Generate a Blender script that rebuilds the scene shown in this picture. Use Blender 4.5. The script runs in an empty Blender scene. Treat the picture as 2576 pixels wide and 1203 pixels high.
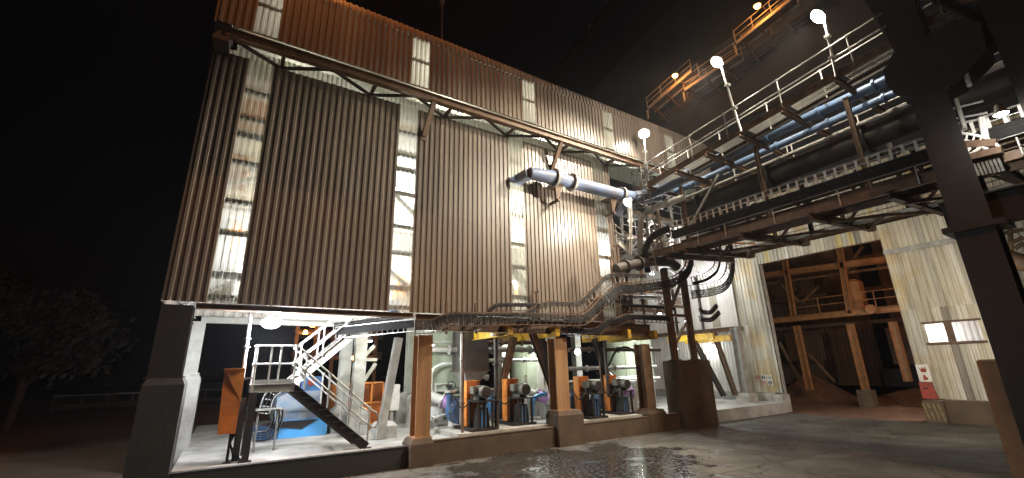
import bpy, bmesh, math, random
from mathutils import Vector, Matrix, noise as mnoise
random.seed(7)
S = bpy.context.scene
COL = S.collection
V = Vector
R = math.radians

# ------------------------------------------------------------------ camera
RX = V((0.8462, 0.1337, 0.5157)).normalized()
UZ = V((-0.0222, -0.9580, 0.2855))
UZ = (UZ - RX * UZ.dot(RX)).normalized()
YV = UZ.cross(RX)
M3 = Matrix((RX, YV, UZ))            # camera (x right, y down, z forward) -> world
CAM = V((0, 0, 2.9))
FPX, CX, CY = 1091.0, 1288.0, 601.5
cam_d = bpy.data.cameras.new('camera')
cam_d.sensor_width = 36
cam_d.lens = 36 * FPX / 2576
cam_d.clip_start = 0.05
cam_d.clip_end = 2000
cam = bpy.data.objects.new('camera', cam_d)
COL.objects.link(cam)
Rb = Matrix((M3.col[0], -M3.col[1], -M3.col[2])).transposed()
cam.matrix_world = Matrix.Translation(CAM) @ Rb.to_4x4()
S.camera = cam

def ray(x, y): return M3 @ V((x - CX, y - CY, FPX))
def PX(x, y, v): d = ray(x, y); return CAM + d * ((v - CAM.x) / d.x)
def PY(x, y, v): d = ray(x, y); return CAM + d * ((v - CAM.y) / d.y)
def PZ(x, y, v): d = ray(x, y); return CAM + d * ((v - CAM.z) / d.z)

# ------------------------------------------------------------------ night sky and exposure
W = bpy.data.worlds.new('World'); S.world = W; W.use_nodes = True
wn = W.node_tree.nodes; wl = W.node_tree.links
bg = wn['Background']
sky = wn.new('ShaderNodeTexSky'); sky.sky_type = 'NISHITA'; sky.sun_disc = False
sky.sun_elevation = R(-3); sky.sun_rotation = R(200); sky.air_density = 1.0; sky.dust_density = 1.5
wl.new(sky.outputs[0], bg.inputs[0]); bg.inputs[1].default_value = 0.02
S.view_settings.view_transform = 'Standard'
S.view_settings.look = 'None'
S.view_settings.gamma = 1
S.view_settings.exposure = 0
S.cycles.max_bounces = 8
S.cycles.transparent_max_bounces = 24
S.cycles.sample_clamp_indirect = 4
S.cycles.caustics_reflective = False
S.cycles.caustics_refractive = False

# ------------------------------------------------------------------ materials
def nodes_of(name):
    m = bpy.data.materials.new(name); m.use_nodes = True
    nt = m.node_tree
    return m, nt, nt.nodes['Principled BSDF'], nt.nodes['Material Output']

def mat(name, c, rough=0.6, metal=0.0, dirt=0.35, dcol=None, scale=2.0, streak=False, bump=0.0, c2=None, spec=0.5):
    """weathered painted or plain surface: base colour broken by noise and dirt"""
    m, nt, b, out = nodes_of(name)
    N = nt.nodes; L = nt.links
    tc = N.new('ShaderNodeTexCoord'); mp = N.new('ShaderNodeMapping')
    geo = N.new('ShaderNodeNewGeometry')
    L.new(geo.outputs['Position'], mp.inputs['Vector'])
    if streak: mp.inputs['Scale'].default_value = (3, 3, 0.22)
    n1 = N.new('ShaderNodeTexNoise'); n1.inputs['Scale'].default_value = scale
    n1.inputs['Detail'].default_value = 8; n1.inputs['Roughness'].default_value = 0.65
    L.new(mp.outputs[0], n1.inputs['Vector'])
    r1 = N.new('ShaderNodeValToRGB')
    r1.color_ramp.elements[0].position = 0.38; r1.color_ramp.elements[1].position = 0.68
    d = dcol or (c[0] * .45, c[1] * .4, c[2] * .35)
    k = c2 or c
    r1.color_ramp.elements[0].color = (c[0], c[1], c[2], 1)
    r1.color_ramp.elements[1].color = (c[0] + (d[0] - c[0]) * dirt * 2 if dirt < .5 else d[0],
                                       c[1] + (d[1] - c[1]) * dirt * 2 if dirt < .5 else d[1],
                                       c[2] + (d[2] - c[2]) * dirt * 2 if dirt < .5 else d[2], 1)
    if c2:
        e = r1.color_ramp.elements.new(0.5); e.color = (k[0], k[1], k[2], 1)
    L.new(n1.outputs['Fac'], r1.inputs[0])
    L.new(r1.outputs[0], b.inputs['Base Color'])
    n2 = N.new('ShaderNodeTexNoise'); n2.inputs['Scale'].default_value = 14; n2.inputs['Detail'].default_value = 5
    L.new(geo.outputs['Position'], n2.inputs['Vector'])
    mr = N.new('ShaderNodeMapRange'); mr.inputs[3].default_value = max(.05, rough - .15); mr.inputs[4].default_value = min(1, rough + .2)
    L.new(n2.outputs['Fac'], mr.inputs[0]); L.new(mr.outputs[0], b.inputs['Roughness'])
    b.inputs['Metallic'].default_value = metal
    b.inputs['Specular IOR Level'].default_value = spec
    if bump:
        bp = N.new('ShaderNodeBump'); bp.inputs['Strength'].default_value = bump; bp.inputs['Distance'].default_value = 0.02
        L.new(n2.outputs['Fac'], bp.inputs['Height']); L.new(bp.outputs[0], b.inputs['Normal'])
    return m

def emit(name, c, s):
    m, nt, b, out = nodes_of(name)
    e = nt.nodes.new('ShaderNodeEmission'); e.inputs[0].default_value = (*c, 1); e.inputs[1].default_value = s
    nt.links.new(e.outputs[0], out.inputs[0]); return m

def sheet_mat(name, clear=0.45, tint=(.86, .86, .78)):
    """ribbed translucent roof-light sheeting: part clear, part milky, dusty in streaks"""
    m, nt, b, out = nodes_of(name)
    N = nt.nodes; L = nt.links
    tr = N.new('ShaderNodeBsdfTransparent'); tr.inputs[0].default_value = (*tint, 1)
    tl = N.new('ShaderNodeBsdfTranslucent'); tl.inputs[0].default_value = (*tint, 1)
    df = N.new('ShaderNodeBsdfDiffuse'); df.inputs[0].default_value = (.35, .33, .28, 1)
    gl = N.new('ShaderNodeBsdfGlossy'); gl.inputs['Roughness'].default_value = .25
    a = N.new('ShaderNodeMixShader'); L.new(tl.outputs[0], a.inputs[1]); L.new(tr.outputs[0], a.inputs[2])
    geo = N.new('ShaderNodeNewGeometry'); mp = N.new('ShaderNodeMapping'); mp.inputs['Scale'].default_value = (1.6, 1.6, .5)
    n = N.new('ShaderNodeTexNoise'); n.inputs['Scale'].default_value = 1.2; n.inputs['Detail'].default_value = 3
    L.new(geo.outputs['Position'], mp.inputs[0]); L.new(mp.outputs[0], n.inputs['Vector'])
    mr = N.new('ShaderNodeMapRange'); mr.inputs[1].default_value = .3; mr.inputs[2].default_value = .7
    mr.inputs[3].default_value = clear + .06; mr.inputs[4].default_value = clear - .06
    L.new(n.outputs['Fac'], mr.inputs[0]); L.new(mr.outputs[0], a.inputs[0])
    c = N.new('ShaderNodeMixShader'); L.new(a.outputs[0], c.inputs[1]); L.new(df.outputs[0], c.inputs[2])
    mr2 = N.new('ShaderNodeMapRange'); mr2.inputs[1].default_value = .35; mr2.inputs[2].default_value = .75
    mr2.inputs[3].default_value = .05; mr2.inputs[4].default_value = .14
    L.new(n.outputs['Fac'], mr2.inputs[0]); L.new(mr2.outputs[0], c.inputs[0])
    d = N.new('ShaderNodeMixShader'); d.inputs[0].default_value = .06
    L.new(c.outputs[0], d.inputs[1]); L.new(gl.outputs[0], d.inputs[2])
    L.new(d.outputs[0], out.inputs[0])
    return m

def old_clad(name):
    """old galvanised sheeting: every sheet its own tone, rust and dirt streaks, lap seams"""
    m, nt, b, out = nodes_of(name)
    N = nt.nodes; L = nt.links
    geo = N.new('ShaderNodeNewGeometry')
    sep = N.new('ShaderNodeSeparateXYZ'); L.new(geo.outputs['Position'], sep.inputs[0])
    # one tone per sheet (0.26 m wide along Y, broken by height)
    def math_(op, a, bb=None):
        q = N.new('ShaderNodeMath'); q.operation = op
        for i, v in enumerate((a, bb)):
            if v is None: continue
            if isinstance(v, (int, float)): q.inputs[i].default_value = v
            else: L.new(v, q.inputs[i])
        return q.outputs[0]
    fy = math_('FLOOR', math_('MULTIPLY', sep.outputs['Y'], 3.4))
    fz = math_('FLOOR', math_('MULTIPLY', sep.outputs['Z'], 0.19))
    cmb = N.new('ShaderNodeCombineXYZ'); L.new(fy, cmb.inputs[0]); L.new(fz, cmb.inputs[1])
    wn_ = N.new('ShaderNodeTexWhiteNoise'); wn_.noise_dimensions = '3D'; L.new(cmb.outputs[0], wn_.inputs['Vector'])
    ramp = N.new('ShaderNodeValToRGB'); cr = ramp.color_ramp
    cr.elements[0].position = 0; cr.elements[0].color = (.42, .40, .34, 1)
    cr.elements[1].position = 1; cr.elements[1].color = (.56, .54, .48, 1)
    for p, c in ((.3, (.50, .47, .38, 1)), (.72, (.60, .58, .52, 1)), (.82, (.50, .42, .20, 1)), (.88, (.24, .22, .19, 1)), (.93, (.5, .49, .45, 1))):
        e = cr.elements.new(p); e.color = c
    cr.interpolation = 'CONSTANT'
    L.new(wn_.outputs['Value'], ramp.inputs[0])
    mp = N.new('ShaderNodeMapping'); mp.inputs['Scale'].default_value = (2.6, 2.6, .2)
    L.new(geo.outputs['Position'], mp.inputs[0])
    n1 = N.new('ShaderNodeTexNoise'); n1.inputs['Scale'].default_value = 1.5; n1.inputs['Detail'].default_value = 8; n1.inputs['Roughness'].default_value = .7
    L.new(mp.outputs[0], n1.inputs['Vector'])
    r2 = N.new('ShaderNodeValToRGB'); r2.color_ramp.elements[0].position = .45; r2.color_ramp.elements[1].position = .75
    r2.color_ramp.elements[0].color = (1, 1, 1, 1); r2.color_ramp.elements[1].color = (.36, .29, .22, 1)
    L.new(n1.outputs['Fac'], r2.inputs[0])
    mx = N.new('ShaderNodeMix'); mx.data_type = 'RGBA'; mx.blend_type = 'MULTIPLY'; mx.inputs[0].default_value = .8
    L.new(ramp.outputs[0], mx.inputs[6]); L.new(r2.outputs[0], mx.inputs[7])
    # rusty yellow patch band
    n3 = N.new('ShaderNodeTexNoise'); n3.inputs['Scale'].default_value = .55; n3.inputs['Detail'].default_value = 3
    L.new(geo.outputs['Position'], n3.inputs['Vector'])
    r3 = N.new('ShaderNodeValToRGB'); r3.color_ramp.elements[0].position = .54; r3.color_ramp.elements[1].position = .66
    L.new(n3.outputs['Fac'], r3.inputs[0])
    mx2 = N.new('ShaderNodeMix'); mx2.data_type = 'RGBA'; mx2.blend_type = 'MULTIPLY'
    L.new(math_('MULTIPLY', r3.outputs[0], .55), mx2.inputs[0]); L.new(mx.outputs[2], mx2.inputs[6]); mx2.inputs[7].default_value = (.95, .7, .3, 1)
    L.new(mx2.outputs[2], b.inputs['Base Color'])
    b.inputs['Roughness'].default_value = .55; b.inputs['Metallic'].default_value = .15
    return m

M = {}
M['brown_clad'] = mat('brown_cladding', (.185, .152, .125), .36, .0, .35, (.11, .085, .066), 1.1, True)
def sheet_tones(m, width, amount, axis='X'):
    """each sheet of cladding its own slight tone, with lap lines"""
    nt = m.node_tree; N = nt.nodes; L = nt.links; b = N['Principled BSDF']; src = b.inputs['Base Color'].links[0].from_socket
    geo = N.new('ShaderNodeNewGeometry'); sep = N.new('ShaderNodeSeparateXYZ'); L.new(geo.outputs['Position'], sep.inputs[0])
    d = N.new('ShaderNodeMath'); d.operation = 'DIVIDE'; L.new(sep.outputs[axis], d.inputs[0]); d.inputs[1].default_value = width
    f = N.new('ShaderNodeMath'); f.operation = 'FLOOR'; L.new(d.outputs[0], f.inputs[0])
    dz = N.new('ShaderNodeMath'); dz.operation = 'DIVIDE'; L.new(sep.outputs['Z'], dz.inputs[0]); dz.inputs[1].default_value = 4.3
    fz = N.new('ShaderNodeMath'); fz.operation = 'FLOOR'; L.new(dz.outputs[0], fz.inputs[0])
    c = N.new('ShaderNodeCombineXYZ'); L.new(f.outputs[0], c.inputs[0]); L.new(fz.outputs[0], c.inputs[1])
    w = N.new('ShaderNodeTexWhiteNoise'); L.new(c.outputs[0], w.inputs['Vector'])
    mr = N.new('ShaderNodeMapRange'); mr.inputs[3].default_value = 1 - amount; mr.inputs[4].default_value = 1 + amount; L.new(w.outputs['Value'], mr.inputs[0])
    v = N.new('ShaderNodeVectorMath'); v.operation = 'SCALE'; L.new(src, v.inputs[0]); L.new(mr.outputs[0], v.inputs['Scale']); L.new(v.outputs[0], b.inputs['Base Color'])
sheet_tones(M['brown_clad'], .86, .16)
M['brown_steel'] = mat('brown_steel', (.20, .125, .075), .55, 0, .45, (.09, .05, .03), 3, False, .1)
M['rust_steel'] = mat('rusty_steel', (.13, .075, .045), .65, 0, .45, (.05, .03, .02), 3, False, .2)
M['grey_steel'] = mat('grey_steel', (.36, .36, .34), .45, .1, .35, (.15, .13, .11), 3)
M['pale_steel'] = mat('pale_steel', (.50, .50, .46), .45, 0, .3, (.25, .22, .18), 2)
M['galv'] = mat('galvanised_steel', (.52, .52, .50), .38, .4, .3, (.3, .28, .25), 6)
M['dark_steel'] = mat('dark_steel', (.05, .042, .037), .55, 0, .3, (.03, .022, .018), 3)
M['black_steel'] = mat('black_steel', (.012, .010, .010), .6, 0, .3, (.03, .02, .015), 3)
M['cable'] = mat('black_cable', (.012, .012, .013), .6, 0, .2, (.03, .026, .022), 4, spec=.25)
M['concrete'] = mat('pale_concrete', (.40, .39, .36), .8, 0, .4, (.2, .185, .165), 2.2, False, .3)
M['slab'] = mat('slab_concrete', (.42, .41, .39), .7, 0, .45, (.20, .19, .18), 1.1, False, .15)
M['stained_concrete'] = mat('stained_concrete', (.11, .078, .052), .85, 0, .45, (.05, .036, .026), .9, False, .4)
M['lit_concrete'] = mat('sodium_lit_stained_concrete', (.36, .22, .12), .85, 0, .45, (.17, .10, .06), 1.0, False, .4)  # concrete tinted orange-brown: the sodium light on it is put into the colour
M['lit_column_brown'] = mat('sodium_lit_column_paint', (.38, .22, .11), .5, 0, .45, (.20, .11, .055), 1.1, True)  # brown steel made brighter: glow of a near sodium lamp put into the colour
M['unlit_concrete'] = mat('unlit_concrete', (.028, .026, .025), .85, 0, .4, (.017, .015, .014), 1.6, False, .3)  # near-black concrete, shade of the unlit fronts put into the colour
M['orange'] = mat('orange_paint', (.72, .25, .04), .42, 0, .45, (.28, .11, .04), 3.5)
M['deep_orange'] = mat('deep_orange_paint', (.62, .17, .025), .45, 0, .45, (.26, .08, .025), 2.5)
M['yellow'] = mat('yellow_paint', (.58, .35, .02), .4, 0, .45, (.22, .13, .03), 3)
M['blue'] = mat('blue_paint', (.045, .15, .36), .4, 0, .45, (.06, .08, .11), 3.5)
M['sky_blue'] = mat('light_blue_paint', (.07, .34, .72), .4, 0, .2, (.12, .25, .42), 2)
M['grey_blue'] = mat('grey_blue_paint', (.15, .23, .34), .5, 0, .45, (.3, .3, .3), 2.5)
M['pipe_blue'] = mat('pale_blue_pipe', (.17, .29, .50), .3, 0, .25, (.22, .24, .28), 3)
M['duct'] = mat('grey_blue_duct', (.13, .19, .34), .5, .0, .4, (.13, .12, .12), 2)
M['green_grey'] = mat('green_grey_tank', (.34, .38, .29), .45, 0, .35, (.22, .22, .16), 1.4)
M['white_paint'] = mat('white_paint', (.72, .72, .70), .5, 0, .25, (.45, .4, .33), 3)
M['pale_clad'] = mat('pale_cladding', (.62, .60, .57), .45, 0, .25, (.4, .36, .3), 1.2, True)
M['motor'] = mat('motor_grey', (.16, .16, .14), .45, .1, .35, (.08, .07, .06), 6)
M['purple'] = mat('purple_rubber', (.33, .16, .42), .5, 0, .3, (.4, .3, .42), 5)
M['red'] = mat('red_paint', (.34, .045, .025), .55, 0, .45, (.16, .04, .025), 5)
M['faded_yellow'] = mat('faded_yellow_paint', (.26, .20, .09), .8, 0, .48, (.07, .055, .04), 7)
M['black'] = mat('black_paint', (.015, .015, .015), .5, 0, .2)
M['tower'] = mat('tower_cladding', (.055, .064, .08), .9, 0, .4, (.04, .046, .056), .35, True)
M['dust'] = mat('brown_dust', (.14, .075, .04), .95, 0, .45, (.07, .035, .02), 1.2, False, .5)
M['inner_clad'] = mat('brown_inner_sheet', (.11, .065, .035), .6, 0, .45, (.05, .028, .016), 1.0, True)
M['old_clad'] = old_clad('old_galvanised_sheet')
M['sheet'] = sheet_mat('translucent_sheet', .66)
M['soffit_sheet'] = sheet_mat('translucent_soffit', .25, (.5, .53, .46))
M['lamp_white'] = emit('white_lamp_glass', (1, .97, .86), 60)
M['lamp_cool'] = emit('cool_lamp_glass', (.93, .95, 1), 60)
M['lamp_blue'] = emit('bluish_lamp_glass', (.55, .72, 1), 60)
M['lamp_sodium'] = emit('sodium_lamp_glass', (1, .42, .08), 40)
M['bark'] = mat('tree_bark', (.08, .05, .035), .9)
M['leaf'] = mat('tree_leaves', (.05, .034, .024), .6, 0, .4, (.03, .03, .012), 8)

# ------------------------------------------------------------------ mesh building
class MB:
    def __init__(s): s.v = []; s.f = []; s.smooth = []
    def add(s, vs, fs, sm=False):
        o = len(s.v); s.v += [V(p) for p in vs]
        for f in fs: s.f.append([i + o for i in f]); s.smooth.append(sm)
        return s
    def box(s, a, b):
        x0, y0, z0 = (min(a[i], b[i]) for i in range(3)); x1, y1, z1 = (max(a[i], b[i]) for i in range(3))
        return s.add([(x0,y0,z0),(x1,y0,z0),(x1,y1,z0),(x0,y1,z0),(x0,y0,z1),(x1,y0,z1),(x1,y1,z1),(x0,y1,z1)],
                     [(0,3,2,1),(4,5,6,7),(0,1,5,4),(1,2,6,5),(2,3,7,6),(3,0,4,7)])
    def frame(s, p, q, up):
        d = (V(q) - V(p)); d.normalize()
        u = V(up); u = u - d * u.dot(d)
        if u.length < 1e-4: u = V((1, 0, 0)) - d * d.x
        u.normalize(); return d, d.cross(u).normalized(), u
    def bar(s, p, q, w, h, up=(0, 0, 1), off=(0, 0)):
        p, q = V(p), V(q); d, r, u = s.frame(p, q, up)
        c = r * off[0] + u * off[1]
        vs = [e + c + r * (w / 2 * i) + u * (h / 2 * j) for e in (p, q) for i, j in ((-1,-1),(1,-1),(1,1),(-1,1))]
        return s.add(vs, [(0,3,2,1),(4,5,6,7),(0,1,5,4),(1,2,6,5),(2,3,7,6),(3,0,4,7)])
    def ibeam(s, p, q, w, h, up=(0, 0, 1), t=.02):
        """I-section: flanges w wide, h apart along up"""
        s.bar(p, q, w, t, up, (0, h / 2 - t / 2)); s.bar(p, q, w, t, up, (0, -h / 2 + t / 2))
        return s.bar(p, q, t, h - 2 * t, up)
    def channel(s, p, q, w, h, up=(0, 0, 1), t=.015, side=1):
        s.bar(p, q, t, h, up, (-side * w / 2, 0)); s.bar(p, q, w, t, up, (0, h / 2 + t/2)); return s.bar(p, q, w, t, up, (0, -h / 2 - t/2))
    def tube(s, p, q, r, n=10, r2=None):
        p, q = V(p), V(q); d, a, b = s.frame(p, q, (0.01, 0.02, 1) if abs((V(q)-V(p)).normalized().z) < .95 else (1, 0, 0))
        r2 = r if r2 is None else r2
        vs = [p + (a * math.cos(t) + b * math.sin(t)) * r for t in (2 * math.pi * i / n for i in range(n))]
        vs += [q + (a * math.cos(t) + b * math.sin(t)) * r2 for t in (2 * math.pi * i / n for i in range(n))]
        s.add(vs, [(i, (i + 1) % n, n + (i + 1) % n, n + i) for i in range(n)], True)
        return s.add(vs, [tuple(range(n))[::-1], tuple(range(n, 2 * n))])
    def path(s, pts, r, n=8):
        """round tube through points"""
        pts = [V(p) for p in pts]; rings = []; ref = None
        for i, p in enumerate(pts):
            d = (pts[min(i + 1, len(pts) - 1)] - pts[max(i - 1, 0)]).normalized()
            if ref is None:
                ref = V((0, 0, 1)) if abs(d.z) < .9 else V((1, 0, 0))
            u = (ref - d * ref.dot(d)).normalized(); ref = u; w = d.cross(u)
            rings.append([p + (w * math.cos(t) + u * math.sin(t)) * r for t in (2 * math.pi * k / n for k in range(n))])
        vs = [v for g in rings for v in g]; fs = []
        for i in range(len(pts) - 1):
            for k in range(n): fs.append((i*n+k, i*n+(k+1)%n, (i+1)*n+(k+1)%n, (i+1)*n+k))
        s.add(vs, fs, True)
        return s.add(rings[0] + rings[-1], [tuple(range(n))[::-1], tuple(range(n, 2*n))])
    def prism(s, pts, d):
        """polygon pts extruded by vector d"""
        pts = [V(p) for p in pts]; n = len(pts); d = V(d)
        return s.add(pts + [p + d for p in pts], [tuple(range(n))[::-1], tuple(range(n, 2*n))] + [(i, (i+1)%n, n+(i+1)%n, n+i) for i in range(n)])
    def frustum(s, c, a0, b0, a1, b1, h):
        x, y, z = c
        vs = [(x-a0/2,y-b0/2,z),(x+a0/2,y-b0/2,z),(x+a0/2,y+b0/2,z),(x-a0/2,y+b0/2,z),(x-a1/2,y-b1/2,z+h),(x+a1/2,y-b1/2,z+h),(x+a1/2,y+b1/2,z+h),(x-a1/2,y+b1/2,z+h)]
        return s.add(vs, [(0,3,2,1),(4,5,6,7),(0,1,5,4),(1,2,6,5),(2,3,7,6),(3,0,4,7)])
    def corr(s, p, q, z0, z1, nrm, pitch=.215, depth=.032, zf=None):
        """ribbed sheet from p to q (plan points), ribs towards nrm; z rows list allowed"""
        p, q, nv = V((p[0], p[1], 0)), V((q[0], q[1], 0)), V((nrm[0], nrm[1], 0))
        L = (q - p).length; d = (q - p) / L; prof = []
        n = max(1, round(L / pitch)); pt = L / n
        for i in range(n):
            a = i * pt
            prof += [(a, 0), (a + pt * .42, 0), (a + pt * .54, depth), (a + pt * .88, depth)]
        prof.append((L, 0))
        rows = [z0, z1] if zf is None else zf
        vs = []
        for r_ in rows:
            z, off = (r_, 0) if isinstance(r_, (int, float)) else r_
            vs += [p + d * a + nv * (b + off) + V((0, 0, z)) for a, b in prof]
        m = len(prof); fs = [(r_*m+i, r_*m+i+1, (r_+1)*m+i+1, (r_+1)*m+i) for r_ in range(len(rows)-1) for i in range(m-1)]
        return s.add(vs, fs)
    def build(s, name, m, parent=None, label=None):
        me = bpy.data.meshes.new(name)
        me.from_pydata([tuple(p) for p in s.v], [], s.f)
        me.polygons.foreach_set('use_smooth', s.smooth)
        me.materials.append(M[m] if isinstance(m, str) else m); me.update()
        o = bpy.data.objects.new(name, me); COL.objects.link(o)
        if parent: o.parent = parent; o.matrix_parent_inverse = PINV[parent.name].copy() if parent.name in PINV else Matrix()
        if label: o['label'] = label
        return o
PINV = {}      # meshes are modelled in world metres; a thing's Empty sits at its base

def thing(name, label, cat, loc=(0, 0, 0), group=None):
    o = bpy.data.objects.new(name, None); COL.objects.link(o); o.location = loc
    o.empty_display_size = .3
    o['label'] = label; o['category'] = cat
    if group: o['group'] = group
    PINV[o.name] = Matrix.Translation(-V(loc))
    return o
def sub(o):
    """children of part o: part keeps world modelling"""
    return o
def tag(o, label, cat, group=None, kind=None):
    o['label'] = label; o['category'] = cat
    if group: o['group'] = group
    if kind: o['kind'] = kind
    return o
def struct(mb, name, m, label, cat=None):
    o = mb.build(name, m); o['kind'] = 'structure'; o['label'] = label; o['category'] = cat or name.replace('_', ' '); return o
def copy_tree(root, delta, label, group=None):
    c = root.copy(); COL.objects.link(c); c.location = root.location + V(delta); c['label'] = label
    if group: c['group'] = group
    for ch in root.children:
        k = ch.copy(); COL.objects.link(k); k.parent = c; k.matrix_parent_inverse = ch.matrix_parent_inverse.copy()
        for g in ch.children:
            j = g.copy(); COL.objects.link(j); j.parent = k; j.matrix_parent_inverse = g.matrix_parent_inverse.copy()
    return c
def arc(c, r, a0, a1, u, v, n=10):
    c, u, v = V(c), V(u), V(v)
    return [c + (u * math.cos(R(a0 + (a1 - a0) * i / n)) + v * math.sin(R(a0 + (a1 - a0) * i / n))) * r for i in range(n + 1)]
def smooth_path(pts, n=6, rad=.5):
    """round the corners of a polyline"""
    pts = [V(p) for p in pts]; out = [pts[0]]
    for i in range(1, len(pts) - 1):
        a, b, c = pts[i-1], pts[i], pts[i+1]
        ra = min(rad, (a-b).length * .48, (c-b).length * .48)
        s0 = b + (a - b).normalized() * ra; s1 = b + (c - b).normalized() * ra
        for k in range(n + 1):
            t = k / n; out.append(s0 * (1-t)**2 + b * (2*t*(1-t)) + s1 * t**2)
    out.append(pts[-1]); return out
def lamp(kind, name, loc, power, col, parent=None, aim=None, size=.15, spot=None, blend=.4):
    d = bpy.data.lights.new(name, kind); d.energy = power; d.color = col
    if kind == 'AREA': d.shape = 'DISK'; d.size = size
    else: d.shadow_soft_size = size
    if kind == 'SPOT': d.spot_size = R(spot or 120); d.spot_blend = blend
    o = bpy.data.objects.new(name, d); COL.objects.link(o); o.location = loc
    if aim is not None: o.rotation_euler = (V(aim) - V(loc)).to_track_quat('-Z', 'Y').to_euler()
    if parent: o.parent = parent; o.matrix_parent_inverse = PINV[parent.name].copy()
    return o
WHITE = (1, .93, .78); COOL = (.90, .94, 1); SOD = (1, .40, .09)
# ------------------------------------------------------------------ ground
def ground_mat():
    m, nt, b, out = nodes_of('yard_ground')
    N = nt.nodes; L = nt.links
    geo = N.new('ShaderNodeNewGeometry'); P = geo.outputs['Position']
    def noise(sc, det=8, ro=.65, vec=P):
        n = N.new('ShaderNodeTexNoise'); n.inputs['Scale'].default_value = sc; n.inputs['Detail'].default_value = det
        n.inputs['Roughness'].default_value = ro; L.new(vec, n.inputs['Vector']); return n.outputs['Fac']
    def ramp(f, a, bb, ca=(0,0,0), cb=(1,1,1)):
        r = N.new('ShaderNodeValToRGB'); r.color_ramp.elements[0].position = a; r.color_ramp.elements[1].position = bb
        r.color_ramp.elements[0].color = (*ca, 1); r.color_ramp.elements[1].color = (*cb, 1); L.new(f, r.inputs[0]); return r.outputs[0]
    def ma(op, a, bb):
        q = N.new('ShaderNodeMath'); q.operation = op
        for i, v in enumerate((a, bb)):
            if isinstance(v, (int, float)): q.inputs[i].default_value = v
            else: L.new(v, q.inputs[i])
        return q.outputs[0]
    def mix(f, a, bb):
        q = N.new('ShaderNodeMix'); q.data_type = 'RGBA'
        for i, v in ((0, f), (6, a), (7, bb)):
            if isinstance(v, tuple): q.inputs[i].default_value = (*v, 1)
            elif isinstance(v, (int, float)): q.inputs[i].default_value = v
            else: L.new(v, q.inputs[i])
        return q.outputs[2]
    base = ramp(noise(.6), .36, .66, (.125, .12, .107), (.045, .042, .037))
    fine = ramp(noise(7, 10, .75), .35, .75, (1.1, 1.1, 1.1), (.5, .48, .45))
    q = N.new('ShaderNodeMix'); q.data_type = 'RGBA'; q.blend_type = 'MULTIPLY'; q.inputs[0].default_value = .8
    L.new(base, q.inputs[6]); L.new(fine, q.inputs[7]); colr = q.outputs[2]
    # cast joints and hairline cracks
    mp2 = N.new('ShaderNodeMapping'); mp2.inputs['Rotation'].default_value = (0, 0, R(4)); L.new(P, mp2.inputs[0])
    jt = N.new('ShaderNodeTexBrick'); jt.offset = .5; jt.inputs['Scale'].default_value = .2; jt.inputs['Mortar Size'].default_value = .009; jt.inputs['Brick Width'].default_value = 1.2; jt.inputs['Row Height'].default_value = .9
    L.new(mp2.outputs[0], jt.inputs['Vector']); colr = mix(ma('MULTIPLY', jt.outputs['Fac'], .75), colr, (.02, .018, .016))
    wv = N.new('ShaderNodeVectorMath'); wv.operation = 'ADD'; nz = N.new('ShaderNodeTexNoise'); nz.inputs['Scale'].default_value = 1.3; nz.inputs['Detail'].default_value = 6; L.new(P, nz.inputs['Vector'])
    L.new(P, wv.inputs[0]); L.new(nz.outputs['Color'], wv.inputs[1])
    vo = N.new('ShaderNodeTexVoronoi'); vo.feature = 'DISTANCE_TO_EDGE'; vo.inputs['Scale'].default_value = .33; L.new(wv.outputs[0], vo.inputs['Vector'])
    colr = mix(ma('MULTIPLY', ramp(vo.outputs['Distance'], 0, .02, (1, 1, 1), (0, 0, 0)), .9), colr, (.018, .016, .014))
    # spilled oil and damp blots
    colr = mix(ma('MULTIPLY', ramp(noise(.33, 5, .55), .58, .66), .55), colr, (.03, .026, .022))
    # tyre sweeps: stretched noise running across the yard
    mp = N.new('ShaderNodeMapping'); mp.inputs['Rotation'].default_value = (0, 0, R(12)); mp.inputs['Scale'].default_value = (.16, 1.5, 1)
    L.new(P, mp.inputs[0])
    sw = ramp(noise(1.0, 6, .6, mp.outputs[0]), .45, .68)
    colr = mix(ma('MULTIPLY', sw, .6), colr, (.055, .05, .044))
    # bare brown earth to the left
    sep = N.new('ShaderNodeSeparateXYZ'); L.new(P, sep.inputs[0])
    e = ma('ADD', ma('MULTIPLY', sep.outputs['X'], -.14), ma('MULTIPLY', ma('SUBTRACT', noise(.5), .5), 2.2))
    e = ma('ADD', e, ma('MULTIPLY', ma('SUBTRACT', sep.outputs['Y'], 13), .1))
    colr = mix(ma('MULTIPLY', ramp(e, .75, 1.1), ramp(ma('MULTIPLY', sep.outputs['X'], -1), .5, .9)), colr, ramp(noise(1.2), .3, .7, (.11, .066, .04), (.05, .034, .024)))
    # wet patch beside the plinth
    sx = ma('DIVIDE', ma('SUBTRACT', sep.outputs['X'], 9.3), 4.3); sy = ma('DIVIDE', ma('SUBTRACT', sep.outputs['Y'], 11.2), 3.2)
    d = ma('SQRT', ma('ADD', ma('MULTIPLY', sx, sx), ma('MULTIPLY', sy, sy)), 0)
    wet = ma('SUBTRACT', 1.12, ma('ADD', d, ma('MULTIPLY', ma('SUBTRACT', noise(.5, 5), .5), 2.2)))
    wet = ramp(wet, .0, .22)
    colr = mix(ma('MULTIPLY', wet, .75), colr, (.012, .011, .010))
    L.new(colr, b.inputs['Base Color'])
    film = ma('MULTIPLY', ramp(noise(9, 6, .75), .44, .50), ramp(noise(.9, 5, .6), .36, .46))
    ro = ma('SUBTRACT', ma('SUBTRACT', .8, ma('MULTIPLY', wet, .38)), ma('MULTIPLY', ma('MULTIPLY', wet, film), .37))
    L.new(ro, b.inputs['Roughness'])
    bp = N.new('ShaderNodeBump'); bp.inputs['Distance'].default_value = .03
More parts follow.
